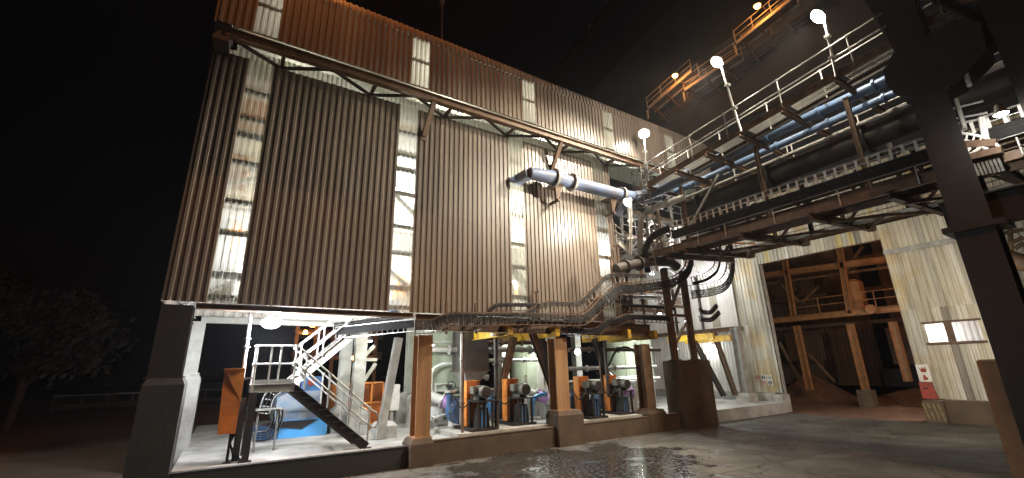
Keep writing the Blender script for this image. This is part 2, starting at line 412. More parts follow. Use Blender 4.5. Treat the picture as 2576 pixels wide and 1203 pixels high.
    L.new(ma('SUBTRACT', .5, ma('MULTIPLY', wet, .34)), bp.inputs['Strength'])
    L.new(noise(9, 10, .7), bp.inputs['Height']); L.new(bp.outputs[0], b.inputs['Normal'])
    return m
M['ground'] = ground_mat()
g = MB(); g.add([(-160, -60, 0), (200, -60, 0), (200, 260, 0), (-160, 260, 0)], [(0, 1, 2, 3)])
struct(g, 'yard_ground', 'ground', 'dark dusty concrete and earth yard with a wet patch', 'ground')

# slab and kerbs
ZS = .6
g = MB(); g.box((-.85, 14.62, 0.004), (28.3, 27, ZS))
struct(g, 'plant_floor', 'slab', 'raised pale concrete floor under the clad plant building', 'floor')
def kerb(x0, x1, y, top, label, m='stained_concrete', y1=None):
    k = MB(); k.box((x0, y, .004), (x1, (y1 or y + .22), top)); k.box((x0, y - .015, top), (x1, (y1 or y + .22) + .01, top + .03))
    o = k.build('kerb_wall', m); return tag(o, label, 'kerb wall')
kerb(-.85, 5.1, 14.38, ZS - .0, 'long dark concrete kerb wall below the stair landing', 'unlit_concrete')
kerb(5.95, 10.95, 14.38, .68, 'brown stained kerb wall in front of the first pump bay, beside the puddle')
kerb(12.25, 18.3, 14.38, .68, 'brown stained kerb wall in front of the second pump bay, left of the tall block')
kerb(20.8, 27.6, 16.2, .42, 'low kerb wall right of the tall concrete block', 'stained_concrete')

# ------------------------------------------------------------------ the clad plant building
YF, YU = 14.67, 13.8
B = thing('plant_building', 'tall brown ribbed metal plant building on columns with lit roof-light strips', 'building', (0, YF, 0))
LO = (4.84, 12.86)
strips = [(-.72, -.02), (4.36, 5.07), (9.33, 10.02), (14.25, 15.02)]
edges = [-1.72] + [v for s_ in strips for v in s_] + [15.42]
for i in range(0, len(edges), 2):
    a, b_ = edges[i], edges[i + 1]
    if b_ - a < .05: continue
    MB().corr((a, YF), (b_, YF), LO[0], LO[1], (0, -1)).build('wall_cladding', 'brown_clad', B)
girt_z = [PY(600, y, YF).z for y in (221, 292, 337, 406, 507, 589, 692)]
for (a, b_) in strips:
    st = MB().corr((a, YF + .012), (b_, YF + .012), LO[0], LO[1] + .02, (0, -1), .175, .035).build('rooflight_strip', 'sheet', B)
    for z in girt_z + [5.0]:
        g = MB(); g.channel((a - .1, YF + .075, z), (b_ + .1, YF + .075, z), .07, .14)
        g.build('girt', 'dark_steel', st)
# inside lining, side and back walls
MB().corr((-1.72, 19.0), (-1.72, YF + .02), LO[0], 13.3, (-1, 0)).build('side_wall', 'brown_clad', B)
MB().corr((15.42, YF), (15.42, 17.2), LO[0], LO[1], (1, 0)).build('return_wall', 'brown_clad', B)
MB().corr((-1.72, 19.0), (15.4, 19.0), 4.92, 16.0, (0, -1), .3, .04).build('back_wall', 'pale_clad', B)
# upper storey, jutting out over the lower wall
wins = [(-.72, -.03), (4.45, 5.15), (9.55, 10.22), (14.45, 15.1), (19.2, 19.9)]
ZU = (13.28, 15.45)
eave = [(15.45, 0)] + [(15.62 + .5 * math.sin(R(t)), -.5 + .5 * math.cos(R(t))) for t in (0, 18, 36, 54, 72, 90)] + [(16.25, -2.0)]
ex = [-1.76] + [v for s_ in wins for v in s_] + [23.2]
for i in range(0, len(ex), 2):
    MB().corr((ex[i], YU), (ex[i + 1], YU), ZU[0], ZU[1], (0, -1)).build('upper_cladding', 'brown_clad', B)
MB().corr((-1.76, YU - .004), (23.2, YU - .004), 0, 0, (0, -1), .215, .04, eave).build('curved_eave', 'brown_clad', B)
MB().add([(-1.76, 15.7, 16.24), (23.2, 15.7, 16.24), (23.2, 19.2, 16.6), (-1.76, 19.2, 16.6)], [(0, 1, 2, 3)]).build('roof', 'brown_clad', B)
MB().corr((-1.76, 19.0), (-1.76, YU), 13.28, 16.1, (-1, 0)).build('upper_side_wall', 'brown_clad', B)
for (a, b_) in wins:
    w = MB().corr((a, YU + .01), (b_, YU + .01), ZU[0] + .05, ZU[1] + .03, (0, -1), .175, .035).build('upper_window', 'sheet', B)
    for z in (14.42, 15.45): MB().channel((a - .1, YU + .075, z), (b_ + .1, YU + .075, z), .07, .1).build('window_rail', 'brown_steel', w)
# eaves beam, soffit and bracing in the gap
MB().ibeam((-1.5, YU + .16, 13.08), (23.2, YU + .16, 13.08), .24, .30).build('eaves_beam', 'brown_steel', B)
MB().corr((-1.15, 14.95), (23.2, 14.95), 12.4, 13.4, (0, -1), .16, .03).build('soffit_lining', 'soffit_sheet', B)
MB().box((-1.72, YU + .05, 12.7), (-1.3, 14.72, 13.5)).build('corner_post', 'dark_steel', B)
MB().add([(-1.15, YU + .2, 13.40), (23.1, YU + .2, 13.40), (23.1, 14.95, 13.40), (-1.15, 14.95, 13.40)], [(0, 1, 2, 3)]).build('soffit_sheet', 'soffit_sheet', B)
sf = MB()
n = 118
for i in range(n):
    x = -1.5 + i * (24.6 / n); sf.bar((x, YU + .28, 13.36), (x, 14.93, 13.36), .02, .03)
sf.bar((-1.5, YU + .5, 13.34), (23.1, YU + .5, 13.34), .03, .02); sf.bar((-1.5, 14.6, 13.34), (23.1, 14.6, 13.34), .03, .02)
sf.build('soffit_grating', 'galv', B)
for k in range(8):
    x = -1.3 + 3.02 * k
    for (p, q) in (((x, YU + .2, 12.98), (x + 1.5, 14.72, 12.9)), ((x + 1.5, 14.72, 12.92), (x + 3.0, YU + .2, 12.98))):
        if q[0] < 23: MB().bar(p, q, .09, .09).build('soffit_brace', 'dark_steel', B)
    MB().bar((x + 1.5, YU + .2, 13.0), (x + 1.5, 14.75, 13.0), .12, .1).build('outrigger', 'rust_steel', B)
for x in (5.45, 11.75, 17.6):
    bm_ = MB(); bm_.bar((x, YU + .1, 13.0), (x - .12, YF - .06, 11.75), .2, .12); bm_.bar((x - .12, YF - .03, 11.95), (x - .12, YF - .03, 11.55), .24, .04, (0, 1, 0))
    bm_.build('knee_bracket', 'rust_steel', B)
# bottom beam of the left bay, back beam, cross beams
MB().ibeam((-.95, YF - .02, 4.72), (5.22, YF - .02, 4.72), .22, .16).build('bottom_beam', 'brown_steel', B)
MB().ibeam((-1.0, 18.8, 4.78), (5.6, 18.8, 4.78), .22, .24).build('back_beam', 'pale_steel', B)
for x in (-1.25, 5.5): MB().ibeam((x, YF + .2, 4.7), (x, 18.7, 4.7), .2, .22).build('cross_beam', 'pale_steel', B)
MB().ibeam((5.3, YF - .05, 4.5), (17.2, YF - .05, 4.5), .25, .55).build('bottom_beam', 'rust_steel', B)

def column(x0, x1, y, z0, z1, m, depth=.42, ped=None, pm='concrete', label=None):
    c = MB(); xc = (x0 + x1) / 2
    c.ibeam((xc, y + depth / 2, z0), (xc, y + depth / 2, z1), x1 - x0, depth, (0, 1, 0), .03)
    c.bar((xc, y + depth / 2, z0), (xc, y + depth / 2, z0 + .04), x1 - x0 + .12, depth + .12, (0, 1, 0))
    o = c.build('column', m, B, label)
    if ped:
        p = MB(); a, b_, e, zb = ped[0], ped[1], ped[2], ped[3]
        p.box((a, y - e, zb), (b_, y + depth + e, z0 - .16)); p.frustum(((a + b_) / 2, y + depth / 2, z0 - .16), b_ - a, depth + 2 * e, b_ - a - .16, depth + 2 * e - .14, .16)
        p.build('pedestal', pm, o)
    return o
column(-1.68, -.98, 14.5, 2.85, 4.72, 'black_steel', .6, (-1.72, -.86, .22, .004), 'unlit_concrete')  # near-black column and pedestal carry the shade of their unlit front as colour
column(-1.5, -.85, 18.6, 2.95, 4.7, 'pale_steel', .5, (-1.55, -.72, .18, .004), 'concrete')
column(5.33, 5.84, 14.35, .82, 4.05, 'lit_column_brown', .5, (5.15, 5.93, .16, .004), 'stained_concrete')
column(11.1, 11.72, 14.35, 1.25, 4.05, 'lit_column_brown', .5, (10.98, 12.24, .16, .004), 'stained_concrete')
column(16.35, 16.9, 14.5, .95, 3.85, 'brown_steel', .5, (16.2, 17.35, .14, .004), 'stained_concrete')
column(27.2, 27.7, 16.2, 1.1, 5.1, 'grey_steel', .45, (27.0, 27.95, .2, .004), 'concrete')
for x, y in ((7.3, 21.0), (11.5, 19.2), (13.6, 19.2), (17.4, 20.5), (23.0, 20.5), (7.0, 18.7)):
    column(x, x + .42, y, 1.9, 5.0, 'pale_steel', .4, (x - .25, x + .7, .25, ZS), 'concrete')
for px, y in ((868, 19.6), (905, 18.2)):
    x = PY(px, 940, y).x; column(x - .22, x + .22, y, 1.5, 4.9, 'pale_steel', .35, (x - .4, x + .4, .22, ZS), 'concrete')
# slanting braces seen in the bays (bottom point, top point)
for (p, q, m) in ((PY(958, 1085, 16), PY(1003, 850, 16), 'pale_steel'), ((11.9, 15.2, 1.2), (10.6, 15.2, 4.3), 'rust_steel'), ((11.1, 15.4, 4.3), (12.2, 15.4, 1.2), 'dark_steel'),
                  ((9.6, 16.5, 1.4), (10.5, 16.5, 4.2), 'brown_steel'), ((26.9, 17.6, .9), (24.6, 17.8, 4.9), 'dark_steel'), ((26.9, 16.8, 1.0), (25.6, 16.8, 4.9), 'rust_steel'),
                  ((16.1, 16.2, 1.0), (15.0, 16.2, 4.2), 'dark_steel')):
    MB().ibeam(p, q, .26, .24, (0, 1, 0)).build('leg_brace', m, B)
# internal frames and floors glimpsed through the roof-light strips
for x in (-1.3, 5.5, 11.5): MB().ibeam((x, 15.2, 4.9), (x, 15.2, 12.8), .3, .4).build('inner_column', 'grey_steel', B)
for (x0, z0, x1, z1) in ((-1.3, 8.4, 2.4, 10.2), (-1.3, 5.0, 2.6, 7.2), (2.6, 11, 5.5, 8.6), (3.6, 7.2, 6.2, 5.0), (8.6, 10.6, 11.4, 8.3), (9.0, 7.4, 11.4, 5.4)):
    MB().ibeam((x0, 15.4, z0), (x1, 15.4, z1), .14, .14).build('wall_brace', 'grey_steel', B)
for z in (8.0, 10.7): MB().box((-1.6, 15.9, z), (15, 18.9, z + .12)).build('inner_floor', 'grey_steel', B)

# plant inside, glimpsed through the strips
for (x, y, r, z0, z1, m) in ((.2, 17.6, .7, 5.2, 7.6, 'white_paint'), (6.0, 17.6, .8, 8.2, 10.4, 'white_paint'), (11.6, 17.4, .7, 8.2, 10.0, 'pale_steel'), (5.7, 17.0, .5, 5.4, 7.4, 'green_grey')):
    MB().tube((x, y, z0), (x, y, z1), r, 24).tube((x, y, z1), (x, y, z1 + .25), r, 24, r * .4).build('inner_tank', m, B)
for (a, b_, m) in (((-1.2, 16.6, 9.1), (-.3, 17.0, 10.3), 'orange'), ((-.6, 16.9, 7.0), (-.1, 17.2, 7.9), 'orange'), ((5.1, 16.4, 5.6), (5.5, 16.7, 6.6), 'orange'), ((10.6, 16.2, 5.9), (11.5, 16.5, 6.5), 'orange'), ((4.9, 16.2, 5.0), (5.2, 16.5, 5.5), 'blue'), ((-1.0, 16.0, 11.0), (.3, 18, 12.2), 'deep_orange'), ((4.7, 16.6, 11.2), (5.8, 18, 12.0), 'grey_steel')):
    MB().box(a, b_).build('inner_casing', m, B)
for (x0, x1, z) in ((-1.5, 1.5, 9.0), (3.5, 7, 8.9), (9, 13, 8.8), (-1.5, 1.5, 6.3), (3.5, 7, 6.2)):
    for dz in (0, .5): MB().tube((x0, 15.95, z + dz), (x1, 15.95, z + dz), .03, 6).build('inner_rail', 'white_paint', B)
for (a, b_, y) in (((912, 905), (948, 905), 19.0), ((918, 895), (942, 870), 19.0), ((914, 960), (945, 915), 19.0)):
    MB().bar(PY(*a, y), PY(*b_, y), .12, .14, (0, 1, 0)).build('bay_brace', 'pale_steel', B)
p = MB(); q = PZ(972, 1104, ZS); p.box((q.x - .35, q.y - .1, ZS), (q.x + .35, q.y + .75, ZS + .42)); p.frustum((q.x, q.y + .33, ZS + .42), .7, .85, .5, .6, .12); p.build('pedestal', 'concrete', B)
# grit and small stones on the yard
rnd = random.Random(3); g = MB()
for i in range(900):
    x, y = rnd.uniform(-6, 27), rnd.uniform(6.5, 16)
    if y > 14.2 and x < 18.2: y = 14.2 - rnd.random() * .6
    if rnd.random() < .5: y = min(y + 2, 14.2) if x < 18 else y
    r_ = rnd.choice((.008, .012, .016, .02, .035)); a_ = rnd.uniform(0, 6.28)
    q = [V((x + r_ * math.cos(a_ + t) * rnd.uniform(.7, 1.3), y + r_ * math.sin(a_ + t) * rnd.uniform(.7, 1.3), 0)) for t in (0, 1.6, 3.1, 4.7)]
    g.add(q + [V((x, y, r_ * 1.1))], [(0, 1, 4), (1, 2, 4), (2, 3, 4), (3, 0, 4)])
o = g.build('yard_grit', 'stained_concrete'); tag(o, 'grit and small stones scattered over the dark yard', 'grit', None, 'stuff')
# ------------------------------------------------------------------ outdoor floodlights
def flood(label, loc, aim, power, col, glass, post=None, group=None, r=.27, post_r=.045, m='galv', kind='SPOT', ang=165, near=0):
    loc = V(loc); aim = V(aim); d = (aim - loc).normalized()
    base = V(post) if post else loc
    t = thing('floodlight', label, 'floodlight', base, group)
    if post:
        top = loc - d * .22
        pm = MB(); pm.path([V(post), V((post[0] + (top.x - post[0]) * .85, post[1] + (top.y - post[1]) * .85, post[2] + (top.z - post[2]) * .75)), top], post_r, 8)
        for f in (.3, .62): 
            q = V(post).lerp(top, f); pm.box(q - V((.09, .09, .05)), q + V((.09, .09, .05)))
        pm.build('post', m, t)
    MB().tube(loc - d * .26, loc - d * .01, r * .45, 16, r * 1.08).build('lamp_housing', 'grey_steel', t)
    MB().tube(loc - d * .01, loc + d * .03, r * .98, 18, r * .9).build('lamp_glass', glass, t)
    lamp(kind, 'lamp_light', loc + d * .08, power, col, t, aim, r * .8, ang, .5)
    if near: lamp('POINT', 'lamp_spill', loc + d * .1 - V((0, 0, .12)), near, col, t, None, r * .6)
    return t
WARM = (1, .87, .68)
FG = 'white floodlights on posts along the upper walkway'
flood('white floodlight on a walkway post, nearest the upper cladding', PX(1620, 337, 16.6), (11, 9, 2), 900, WARM, 'lamp_white', (16.55, 13.3, 11.5), FG)
flood('white floodlight on the middle walkway post, left of the sodium-lit frame', PX(1803, 157, 16.6), (8.5, 14.5, 5.5), 9500, WARM, 'lamp_white', (16.55, 8.25, 12.0), FG, ang=84, near=1100)
flood('white floodlight on the walkway post furthest up the picture on the right', PX(2057, 42, 16.6), (9, 14, 5.5), 6000, WARM, 'lamp_white', (16.55, 4.75, 12.3), FG, ang=78, near=1100)
flood('small white lamp on the pale post beside the caged ladder', PY(1578, 510, 12.4), (9.0, 14.2, 5), 1250, WHITE, 'lamp_white', PY(1586, 640, 13.2), None, .2, .07, 'pale_steel')
flood('bright white floodlight hung under the bottom beam over the stair landing', PY(683, 813, 15.1), (1.2, 12.6, 0), 2400, COOL, 'lamp_cool', None, None, .27, kind='POINT')
flood('small bluish lamp behind the second brown column', PY(1453, 885, 15.0), (8, 3, 1), 160, (.6, .76, 1), 'lamp_blue', None, None, .13)
# ------------------------------------------------------------------ stair with landing in the left bay
T = thing('steel_stair', 'galvanised stair with landing, handrails and dark stringers in the left bay', 'stair', (.75, 15.1, ZS))
ZL = 2.6
# landing
dk = MB(); dk.channel((.65, 15.05, ZL - .1), (1.78, 15.05, ZL - .1), .07, .2); dk.channel((.65, 16.25, ZL - .1), (1.78, 16.25, ZL - .1), .07, .2)
dk.bar((.68, 15.0, ZL - .1), (.68, 16.3, ZL - .1), .07, .2)
for i in range(24): dk.bar((.7, 15.08 + i * .05, ZL), (1.8, 15.08 + i * .05, ZL), .012, .03)
for i in range(6): dk.bar((.72 + i * .2, 15.05, ZL), (.72 + i * .2, 16.25, ZL), .02, .02)
dk.build('landing', 'galv', T)
kp = MB(); kp.box((.66, 15.02, ZL + .02), (1.76, 15.03, ZL + .14)); kp.build('toe_plate', 'galv', T)
for (x, y) in ((.74, 15.05), (.52, 15.45)):
    lg = MB(); lg.ibeam((x, y, ZS), (x, y, ZL - (.2 if x > .6 else .35)), .17, .2, (0, 1, 0)); lg.box((x - .16, y - .14, ZS), (x + .16, y + .14, ZS + .025)); lg.build('leg', 'black_steel', T)
lg = MB(); lg.ibeam((.74, 16.25, ZS), (.74, 16.25, ZL - .2), .15, .15, (0, 1, 0)); lg.build('leg', 'black_steel', T)
# lower flight, down to the right
A0, A1 = V((1.72, 15.05, ZL - .12)), V((4.02, 15.05, ZS + .02))
for y in (15.05, 16.2):
    s_ = MB(); s_.channel((A0.x, y, A0.z), (A1.x, y, A1.z), .08, .24, (0, 0, 1)); s_.bar((A1.x - .12, y, ZS + .012), (A1.x + .14, y, ZS + .012), .14, .022)
    s_.build('stringer', 'black_steel', T)
for i in range(9):
    f = (i + 1) / 10; p = A0.lerp(A1, f)
    t_ = MB()
    for k in range(5): t_.bar((p.x - .1 + k * .05, 15.08, p.z + .08), (p.x - .1 + k * .05, 16.17, p.z + .08), .012, .035)
    t_.bar((p.x - .12, 15.3, p.z + .07), (p.x + .12, 15.3, p.z + .07), .02, .03); t_.bar((p.x - .12, 15.9, p.z + .07), (p.x + .12, 15.9, p.z + .07), .02, .03)
    t_.build('tread', 'galv', T)
def rail(pts_top, drop, posts, name='handrail', m='galv', r=.025, parent=None, loop=False, base=1.08):
    mb = MB()
    mb.path(smooth_path(pts_top, 5, .18), r, 8)
    mb.path(smooth_path([V(p) - V((0, 0, drop)) for p in pts_top], 5, .18), r, 8)
    if loop:
        a, b_ = V(pts_top[-1]), V(pts_top[-1]) - V((0, 0, drop)); o_ = (V(pts_top[-1]) - V(pts_top[-2])); o_.z = 0; o_.normalize()
        mb.path([a, a + o_ * .12 - V((0, 0, .06)), a + o_ * .2 - V((0, 0, .2)), b_ + o_ * .2 + V((0, 0, .1)), b_ + o_ * .12 - V((0, 0, .02)), b_], r, 8)
    for p in posts:
        p = V(p); mb.tube(p - V((0, 0, base)), p, r * 1.05, 8)
        for dz in (0, drop): mb.box(p - V((.04, .04, dz + .04)), p + V((.04, .04, .04 - dz)))
    return mb.build(name, m, parent)
H = 1.1
dirn = (A1 - A0)
for y in (15.02, 16.22):
    top = [V((1.75, y, ZL + H)), V((A1.x + .1, y, ZS + H))]
    ps = [top[0].lerp(top[1], f) for f in (.12, .42, .7, .96)]
    rail(top, .5, ps, 'handrail', 'galv', .026, T, True, 1.0)
rail([(.66, 15.03, ZL + H), (1.75, 15.03, ZL + H)], .52, [(.68, 15.03, ZL + H), (1.05, 15.03, ZL + H), (1.3, 15.03, ZL + H), (1.72, 15.03, ZL + H)], 'handrail', 'galv', .026, T)
rail([(.66, 16.25, ZL + H), (.66, 15.03, ZL + H)], .52, [(.66, 15.6, ZL + H)], 'handrail', 'galv', .026, T)
# upper flight, rising to the right behind
B0, B1 = PY(738, 962, 16.35), PY(938, 800, 16.35)
for y in (16.35, 17.4):
    s_ = MB(); s_.channel((B0.x, y, B0.z), (B1.x, y, B1.z), .08, .26); s_.build('stringer', 'white_paint', T)
for i in range(12):
    p = B0.lerp(B1, (i + .6) / 12.2); t_ = MB()
    for k in range(5): t_.bar((p.x - .1 + k * .05, 16.38, p.z + .08), (p.x - .1 + k * .05, 17.37, p.z + .08), .012, .035)
    t_.bar((p.x - .12, 16.6, p.z + .07), (p.x + .12, 16.6, p.z + .07), .02, .03)
    t_.build('tread', 'galv', T)
for y in (16.33, 17.42):
    top = [V((B0.x, y, B0.z + H)), V((B1.x, y, B1.z + H))]
    rail(top, .5, [top[0].lerp(top[1], f) for f in (.05, .33, .62, .92)], 'handrail', 'white_paint', .026, T, False, 1.0)

# ------------------------------------------------------------------ orange cabinet and things round it
c = [PY(*p, 15.0) for p in ((565, 930), (617, 928), (592, 1091), (546, 1094))]
T = thing('orange_cabinet', 'tall orange sheet-metal cabinet with folded triangular front beside the dark legs', 'cabinet', (c[3].x + .3, 15.1, ZS))
MB().prism(c, (0, .42, 0)).build('body', 'deep_orange', T)
a, b_, k = PY(566, 931, 14.9), PY(617, 929, 14.9), PY(606, 1012, 15.0)
ho = MB(); ho.add([a, b_, k, a + V((0, .1, 0)), b_ + V((0, .1, 0)), ], [(0, 2, 1), (0, 1, 4, 3), (0, 3, 2), (1, 2, 4)]); ho.build('folded_front', 'orange', T)
MB().bar(a + V((-.03, .02, .02)), b_ + V((.03, .02, .02)), .28, .03).build('top_rim', 'orange', T)
st = MB(); st.tube((c[2].x - .1, 15.2, ZS), (c[2].x - .1, 15.2, c[2].z + .02), .035); st.box((c[2].x - .2, 15.1, ZS), (c[2].x, 15.3, ZS + .02)); st.build('stand', 'black_steel', T)
for i in range(3):
    x = c[2].x - .05 + i * .04
    tag(MB().path(smooth_path([(x, 15.1 + .03 * i, c[2].z + .02), (x - .06 - .04 * i, 15.05, 1.1), (x + .05, 15.12, .85), (x + .1 + .05 * i, 15.2, ZS + .02)], 6, .3), .016, 6).build('hanging_cable', 'cable'),
        ['black cable hanging left under the orange cabinet', 'black cable in the middle of three under the orange cabinet', 'black cable hanging right under the orange cabinet'][i], 'cable', 'cables under the orange cabinet')
p0, p1 = PY(614, 925, 15.35), PY(632, 784, 15.35)
T = thing('lamp_pole', 'thin white pole between landing and bottom beam, left of the floodlight', 'pole', (p0.x, 15.35, p0.z))
pm = MB(); pm.tube(p0 - V((0, 0, .35)), p1, .05, 10); pm.build('shaft', 'white_paint', T)
for f in (.35, .5, .95): MB().tube(p0.lerp(p1, f), p0.lerp(p1, f + .015), .1, 10).build('clamp', 'galv', T)
MB().bar(p0 - V((.1, 0, .3)), p0 + V((.3, 0, -.3)), .06, .06).build('bracket', 'dark_steel', T)

# blue mill drive at the back of the left bay
def bx(px0, py0, px1, py1, y, d):   # box whose front face is seen between two picture corners at depth y
    a, b_ = PY(px0, py0, y), PY(px1, py1, y)
    return MB().box((a.x, y, a.z), (b_.x, y + d, b_.z))
T = thing('blue_drive_unit', 'large blue machine drive on a light blue base behind the stair', 'machine', (2.3, 19.6, ZS))
a, b_ = PY(703, 1060, 19.3), PY(820, 1100, 19.3)
MB().box((a.x, 19.3, ZS), (b_.x, 21.3, a.z)).build('base_plate', 'sky_blue', T)
bs = MB(); bs.prism([(PY(765, 0, 19.3).x, 19.26, a.z - .02), (b_.x - .35, 19.26, a.z - .02), (b_.x - .9, 19.26, a.z - .33)], (0, .1, 0)); bs.build('recess_shade', 'black', T)  # raised black wedge, paints the shade of a recess on the base front
MB().box((PY(640, 1100, 19.2).x, 19.2, ZS), (a.x - .02, 21, ZS + .32)).build('base_skid', 'blue', T)
m1 = MB(); x0, x1 = PY(690, 1040, 19.4).x, PY(806, 1040, 19.4).x; z1 = PY(750, 1030, 19.4).z
m1.box((x0, 19.4, a.z), (x1, 21.1, z1)); m1.box((x0 - .05, 19.36, z1 - .06), (x1 + .05, 21.15, z1)); m1.build('lower_casing', 'grey_blue', T)
z2 = PY(750, 985, 19.5).z
m2 = MB(); m2.prism([(x0 + .05, 19.5, z1), (x1 - .05, 19.5, z1), (x1 - .05, 19.5, z2), (x0 + .5, 19.5, z2), (x0 + .05, 19.5, z1 + .45)], (0, 1.4, 0)); m2.build('upper_casing', 'grey_blue', T)
z3 = PY(780, 948, 19.6).z
m3 = MB(); m3.box((PY(758, 970, 19.6).x, 19.6, z2), (PY(808, 970, 19.6).x, 20.6, z3)); m3.build('top_box', 'blue', T)
q = PY(783, 962, 19.55); MB().tube(q, q + V((0, .08, 0)), .13, 16).build('red_gauge', 'red', T)
for xx in (x0 + .2, x1 - .2): MB().tube((xx, 19.34, a.z + .25), (xx, 19.4, a.z + .25), .06, 8).build('bolt', 'galv', T)

# curved cable ladders and bench near the drive
def ladder(pts, y, w, m='galv', rung=.22, name='cable_ladder', label='', cat='cable ladder', cables=0, cover=(0, 1), depth=.08, group=None, plane='Y', smooth=.45, rung_m=None, cr=.02, rw=.035):
    """ladder-type cable tray whose face lies in a vertical plane; pts are world points of its centre line"""
    pts = smooth_path(pts, 7, smooth)
    nrm = V((0, 1, 0)) if plane == 'Y' else V((1, 0, 0))
    L_, R_, ns = [], [], []
    for i, p in enumerate(pts):
        d = (pts[min(i+1, len(pts)-1)] - pts[max(i-1, 0)]).normalized(); nn = d.cross(nrm).normalized()
        ns.append(nn); L_.append(p + nn * w / 2); R_.append(p - nn * w / 2)
    T = thing(name, label, cat, pts[0], group)
    for side in (L_, R_):
        mb = MB()
        for i in range(len(side) - 1):
            if (side[i+1]-side[i]).length > 1e-3: mb.bar(side[i], side[i+1] + (side[i+1]-side[i]).normalized() * .01, depth, .025, ns[i])
        mb.build('side_rail', m, T)
    acc = 0; k = 0; ru = []
    for i in range(len(pts) - 1):
        seg = (pts[i+1] - pts[i]).length
        while acc < seg and seg > 1e-4:
            f = acc / seg; ru.append(MB().bar(L_[i].lerp(L_[i+1], f), R_[i].lerp(R_[i+1], f), rw, .03, nrm)); acc += rung
        acc -= seg
    for q in ru[:100]: q.build('rung', rung_m or m, T)
    side_off = -.05 if plane == 'Y' else -.05
    for c_ in range(cables):
        f = cover[0] + (cover[1] - cover[0]) * (c_ + .5) / cables
        jit = [random.uniform(-.006, .006) for _ in pts]
        MB().path([L_[i].lerp(R_[i], f) + nrm * (side_off - cr * (c_ % 2) * .6) + ns[i] * jit[i] for i in range(len(pts))], cr, 6).build('cable', 'cable', T)
    return T
ladder([PY(637, 1100, 16.9), PY(680, 1096, 16.9), PY(698, 1062, 16.9), PY(700, 1030, 16.9)], 16.9, .3, 'galv', .2, label='curved cable ladder rising past the small bench beside the blue drive', cables=4)
ladder([PY(664, 1040, 17.6), PY(676, 995, 17.6), PY(704, 972, 17.6), PY(745, 968, 17.6)], 17.6, .32, 'galv', .22, label='curved cable ladder arching over the grey-blue casing', cables=3)
a = PY(640, 1030, 16.6); b_ = PY(712, 1028, 16.6)
T = thing('work_bench', 'narrow steel bench standing in front of the curved cable ladder', 'bench', (a.x + .4, 16.7, ZS))
MB().box((a.x, 16.5, a.z - .05), (b_.x, 16.85, a.z)).build('bench_top', 'pale_steel', T)
for x in (a.x + .1, b_.x - .15): MB().box((x, 16.6, ZS), (x + .05, 16.75, a.z - .05)).build('leg', 'grey_steel', T)

# orange guard cages
def cage(px0, py0, px1, py1, y, label):
    a, b_ = PY(px0, py0, y), PY(px1, py1, y); z0 = ZS + .25
    T = thing('machine_guard', label, 'machine guard', ((a.x + b_.x) / 2, y, ZS), 'orange guards in the left bay')
    n = 3
    for i in range(n):
        x = a.x + (b_.x - a.x) * i / (n - 1); MB().box((x - .035, y, ZS), (x + .035, y + .07, a.z)).build('post', 'orange', T)
    for z in (z0, (z0 + a.z) / 2, a.z): MB().box((a.x + .036, y + .01, z - .035), (b_.x - .036, y + .06, z + .035)).build('rail', 'orange', T)
    pn = MB()
    for i in range(28):
        x = a.x + (b_.x - a.x) * (i + .5) / 28; pn.bar((x, y + .08, (z0 + a.z) / 2), (x, y + .08, a.z), .008, .008)
    for i in range(14):
        z = (z0 + a.z) / 2 + (a.z - (z0 + a.z) / 2) * (i + .5) / 14; pn.bar((a.x, y + .08, z), (b_.x, y + .08, z), .008, .008)
    pn.build('mesh_panel', 'deep_orange', T)
    MB().box((a.x, y + .075, z0), (b_.x, y + .095, (z0 + a.z) / 2 - .04)).build('solid_panel', 'deep_orange', T)
    MB().box((a.x, y + .1, z0), (a.x + .03, y + 1.3, a.z)).build('side_panel', 'orange', T)
cage(848, 968, 900, 1050, 20.3, 'orange mesh machine guard nearest the blue drive')
cage(908, 964, 960, 1052, 19.6, 'orange mesh machine guard beside the slanting grey leg')
# ------------------------------------------------------------------ pump bays
def tank(px, y, r, z0, z1, label, m='green_grey'):
    x = PY(px, 960, y).x
    T = thing('slurry_tank', label, 'tank', (x, y, ZS), 'pale green tanks behind the pumps')
    MB().tube((x, y, z0 + .7), (x, y, z1), r, 32).build('shell', m, T)
    MB().tube((x, y, z0), (x, y, z0 + .7), r * .35, 32, r).build('cone', m, T)
    for z in (z0 + .68, z1 - .9): MB().tube((x, y, z), (x, y, z + .07), r + .09, 32).build('flange', 'pale_steel', T)
    for a_ in range(4):
        q = V((x + math.cos(a_ * 1.57 + .78) * r * .8, y + math.sin(a_ * 1.57 + .78) * r * .8, ZS)); MB().bar(q, q + V((0, 0, z0 + .2)), .16, .16, (0, 1, 0)).build('leg', 'grey_steel', T)
    for da in (-.9, -.2, .5):
        a_ = -math.pi / 2 + da; MB().box((x + math.cos(a_) * r - .03, y + math.sin(a_) * r - .03, z0 + .8), (x + math.cos(a_) * r + .03, y + math.sin(a_) * r + .03, z1)).build('stiffener', m, T)
tank(1120, 20.2, 1.45, 1.3, 5.0, 'pale green tank behind the first brown column')
tank(1345, 20.6, 1.3, 1.2, 4.8, 'pale green tank between the two pump bays, behind the second column')
tank(1585, 20.5, 1.5, 1.2, 4.8, 'pale green tank behind the right-hand pair of pumps')
a, b_ = PY(1168, 866, 17), PY(1230, 932, 17)
T = thing('steel_hopper', 'dark square steel hopper hanging above the left pumps', 'hopper', ((a.x + b_.x) / 2, 17.5, 4.9))
MB().box((a.x, 17, b_.z), (b_.x, 18.2, 4.9)).build('body', 'dark_steel', T)
MB().frustum(((a.x + b_.x) / 2, 17.6, b_.z - .55), .5, .4, b_.x - a.x, 1.2, .55).build('outlet', 'grey_steel', T)
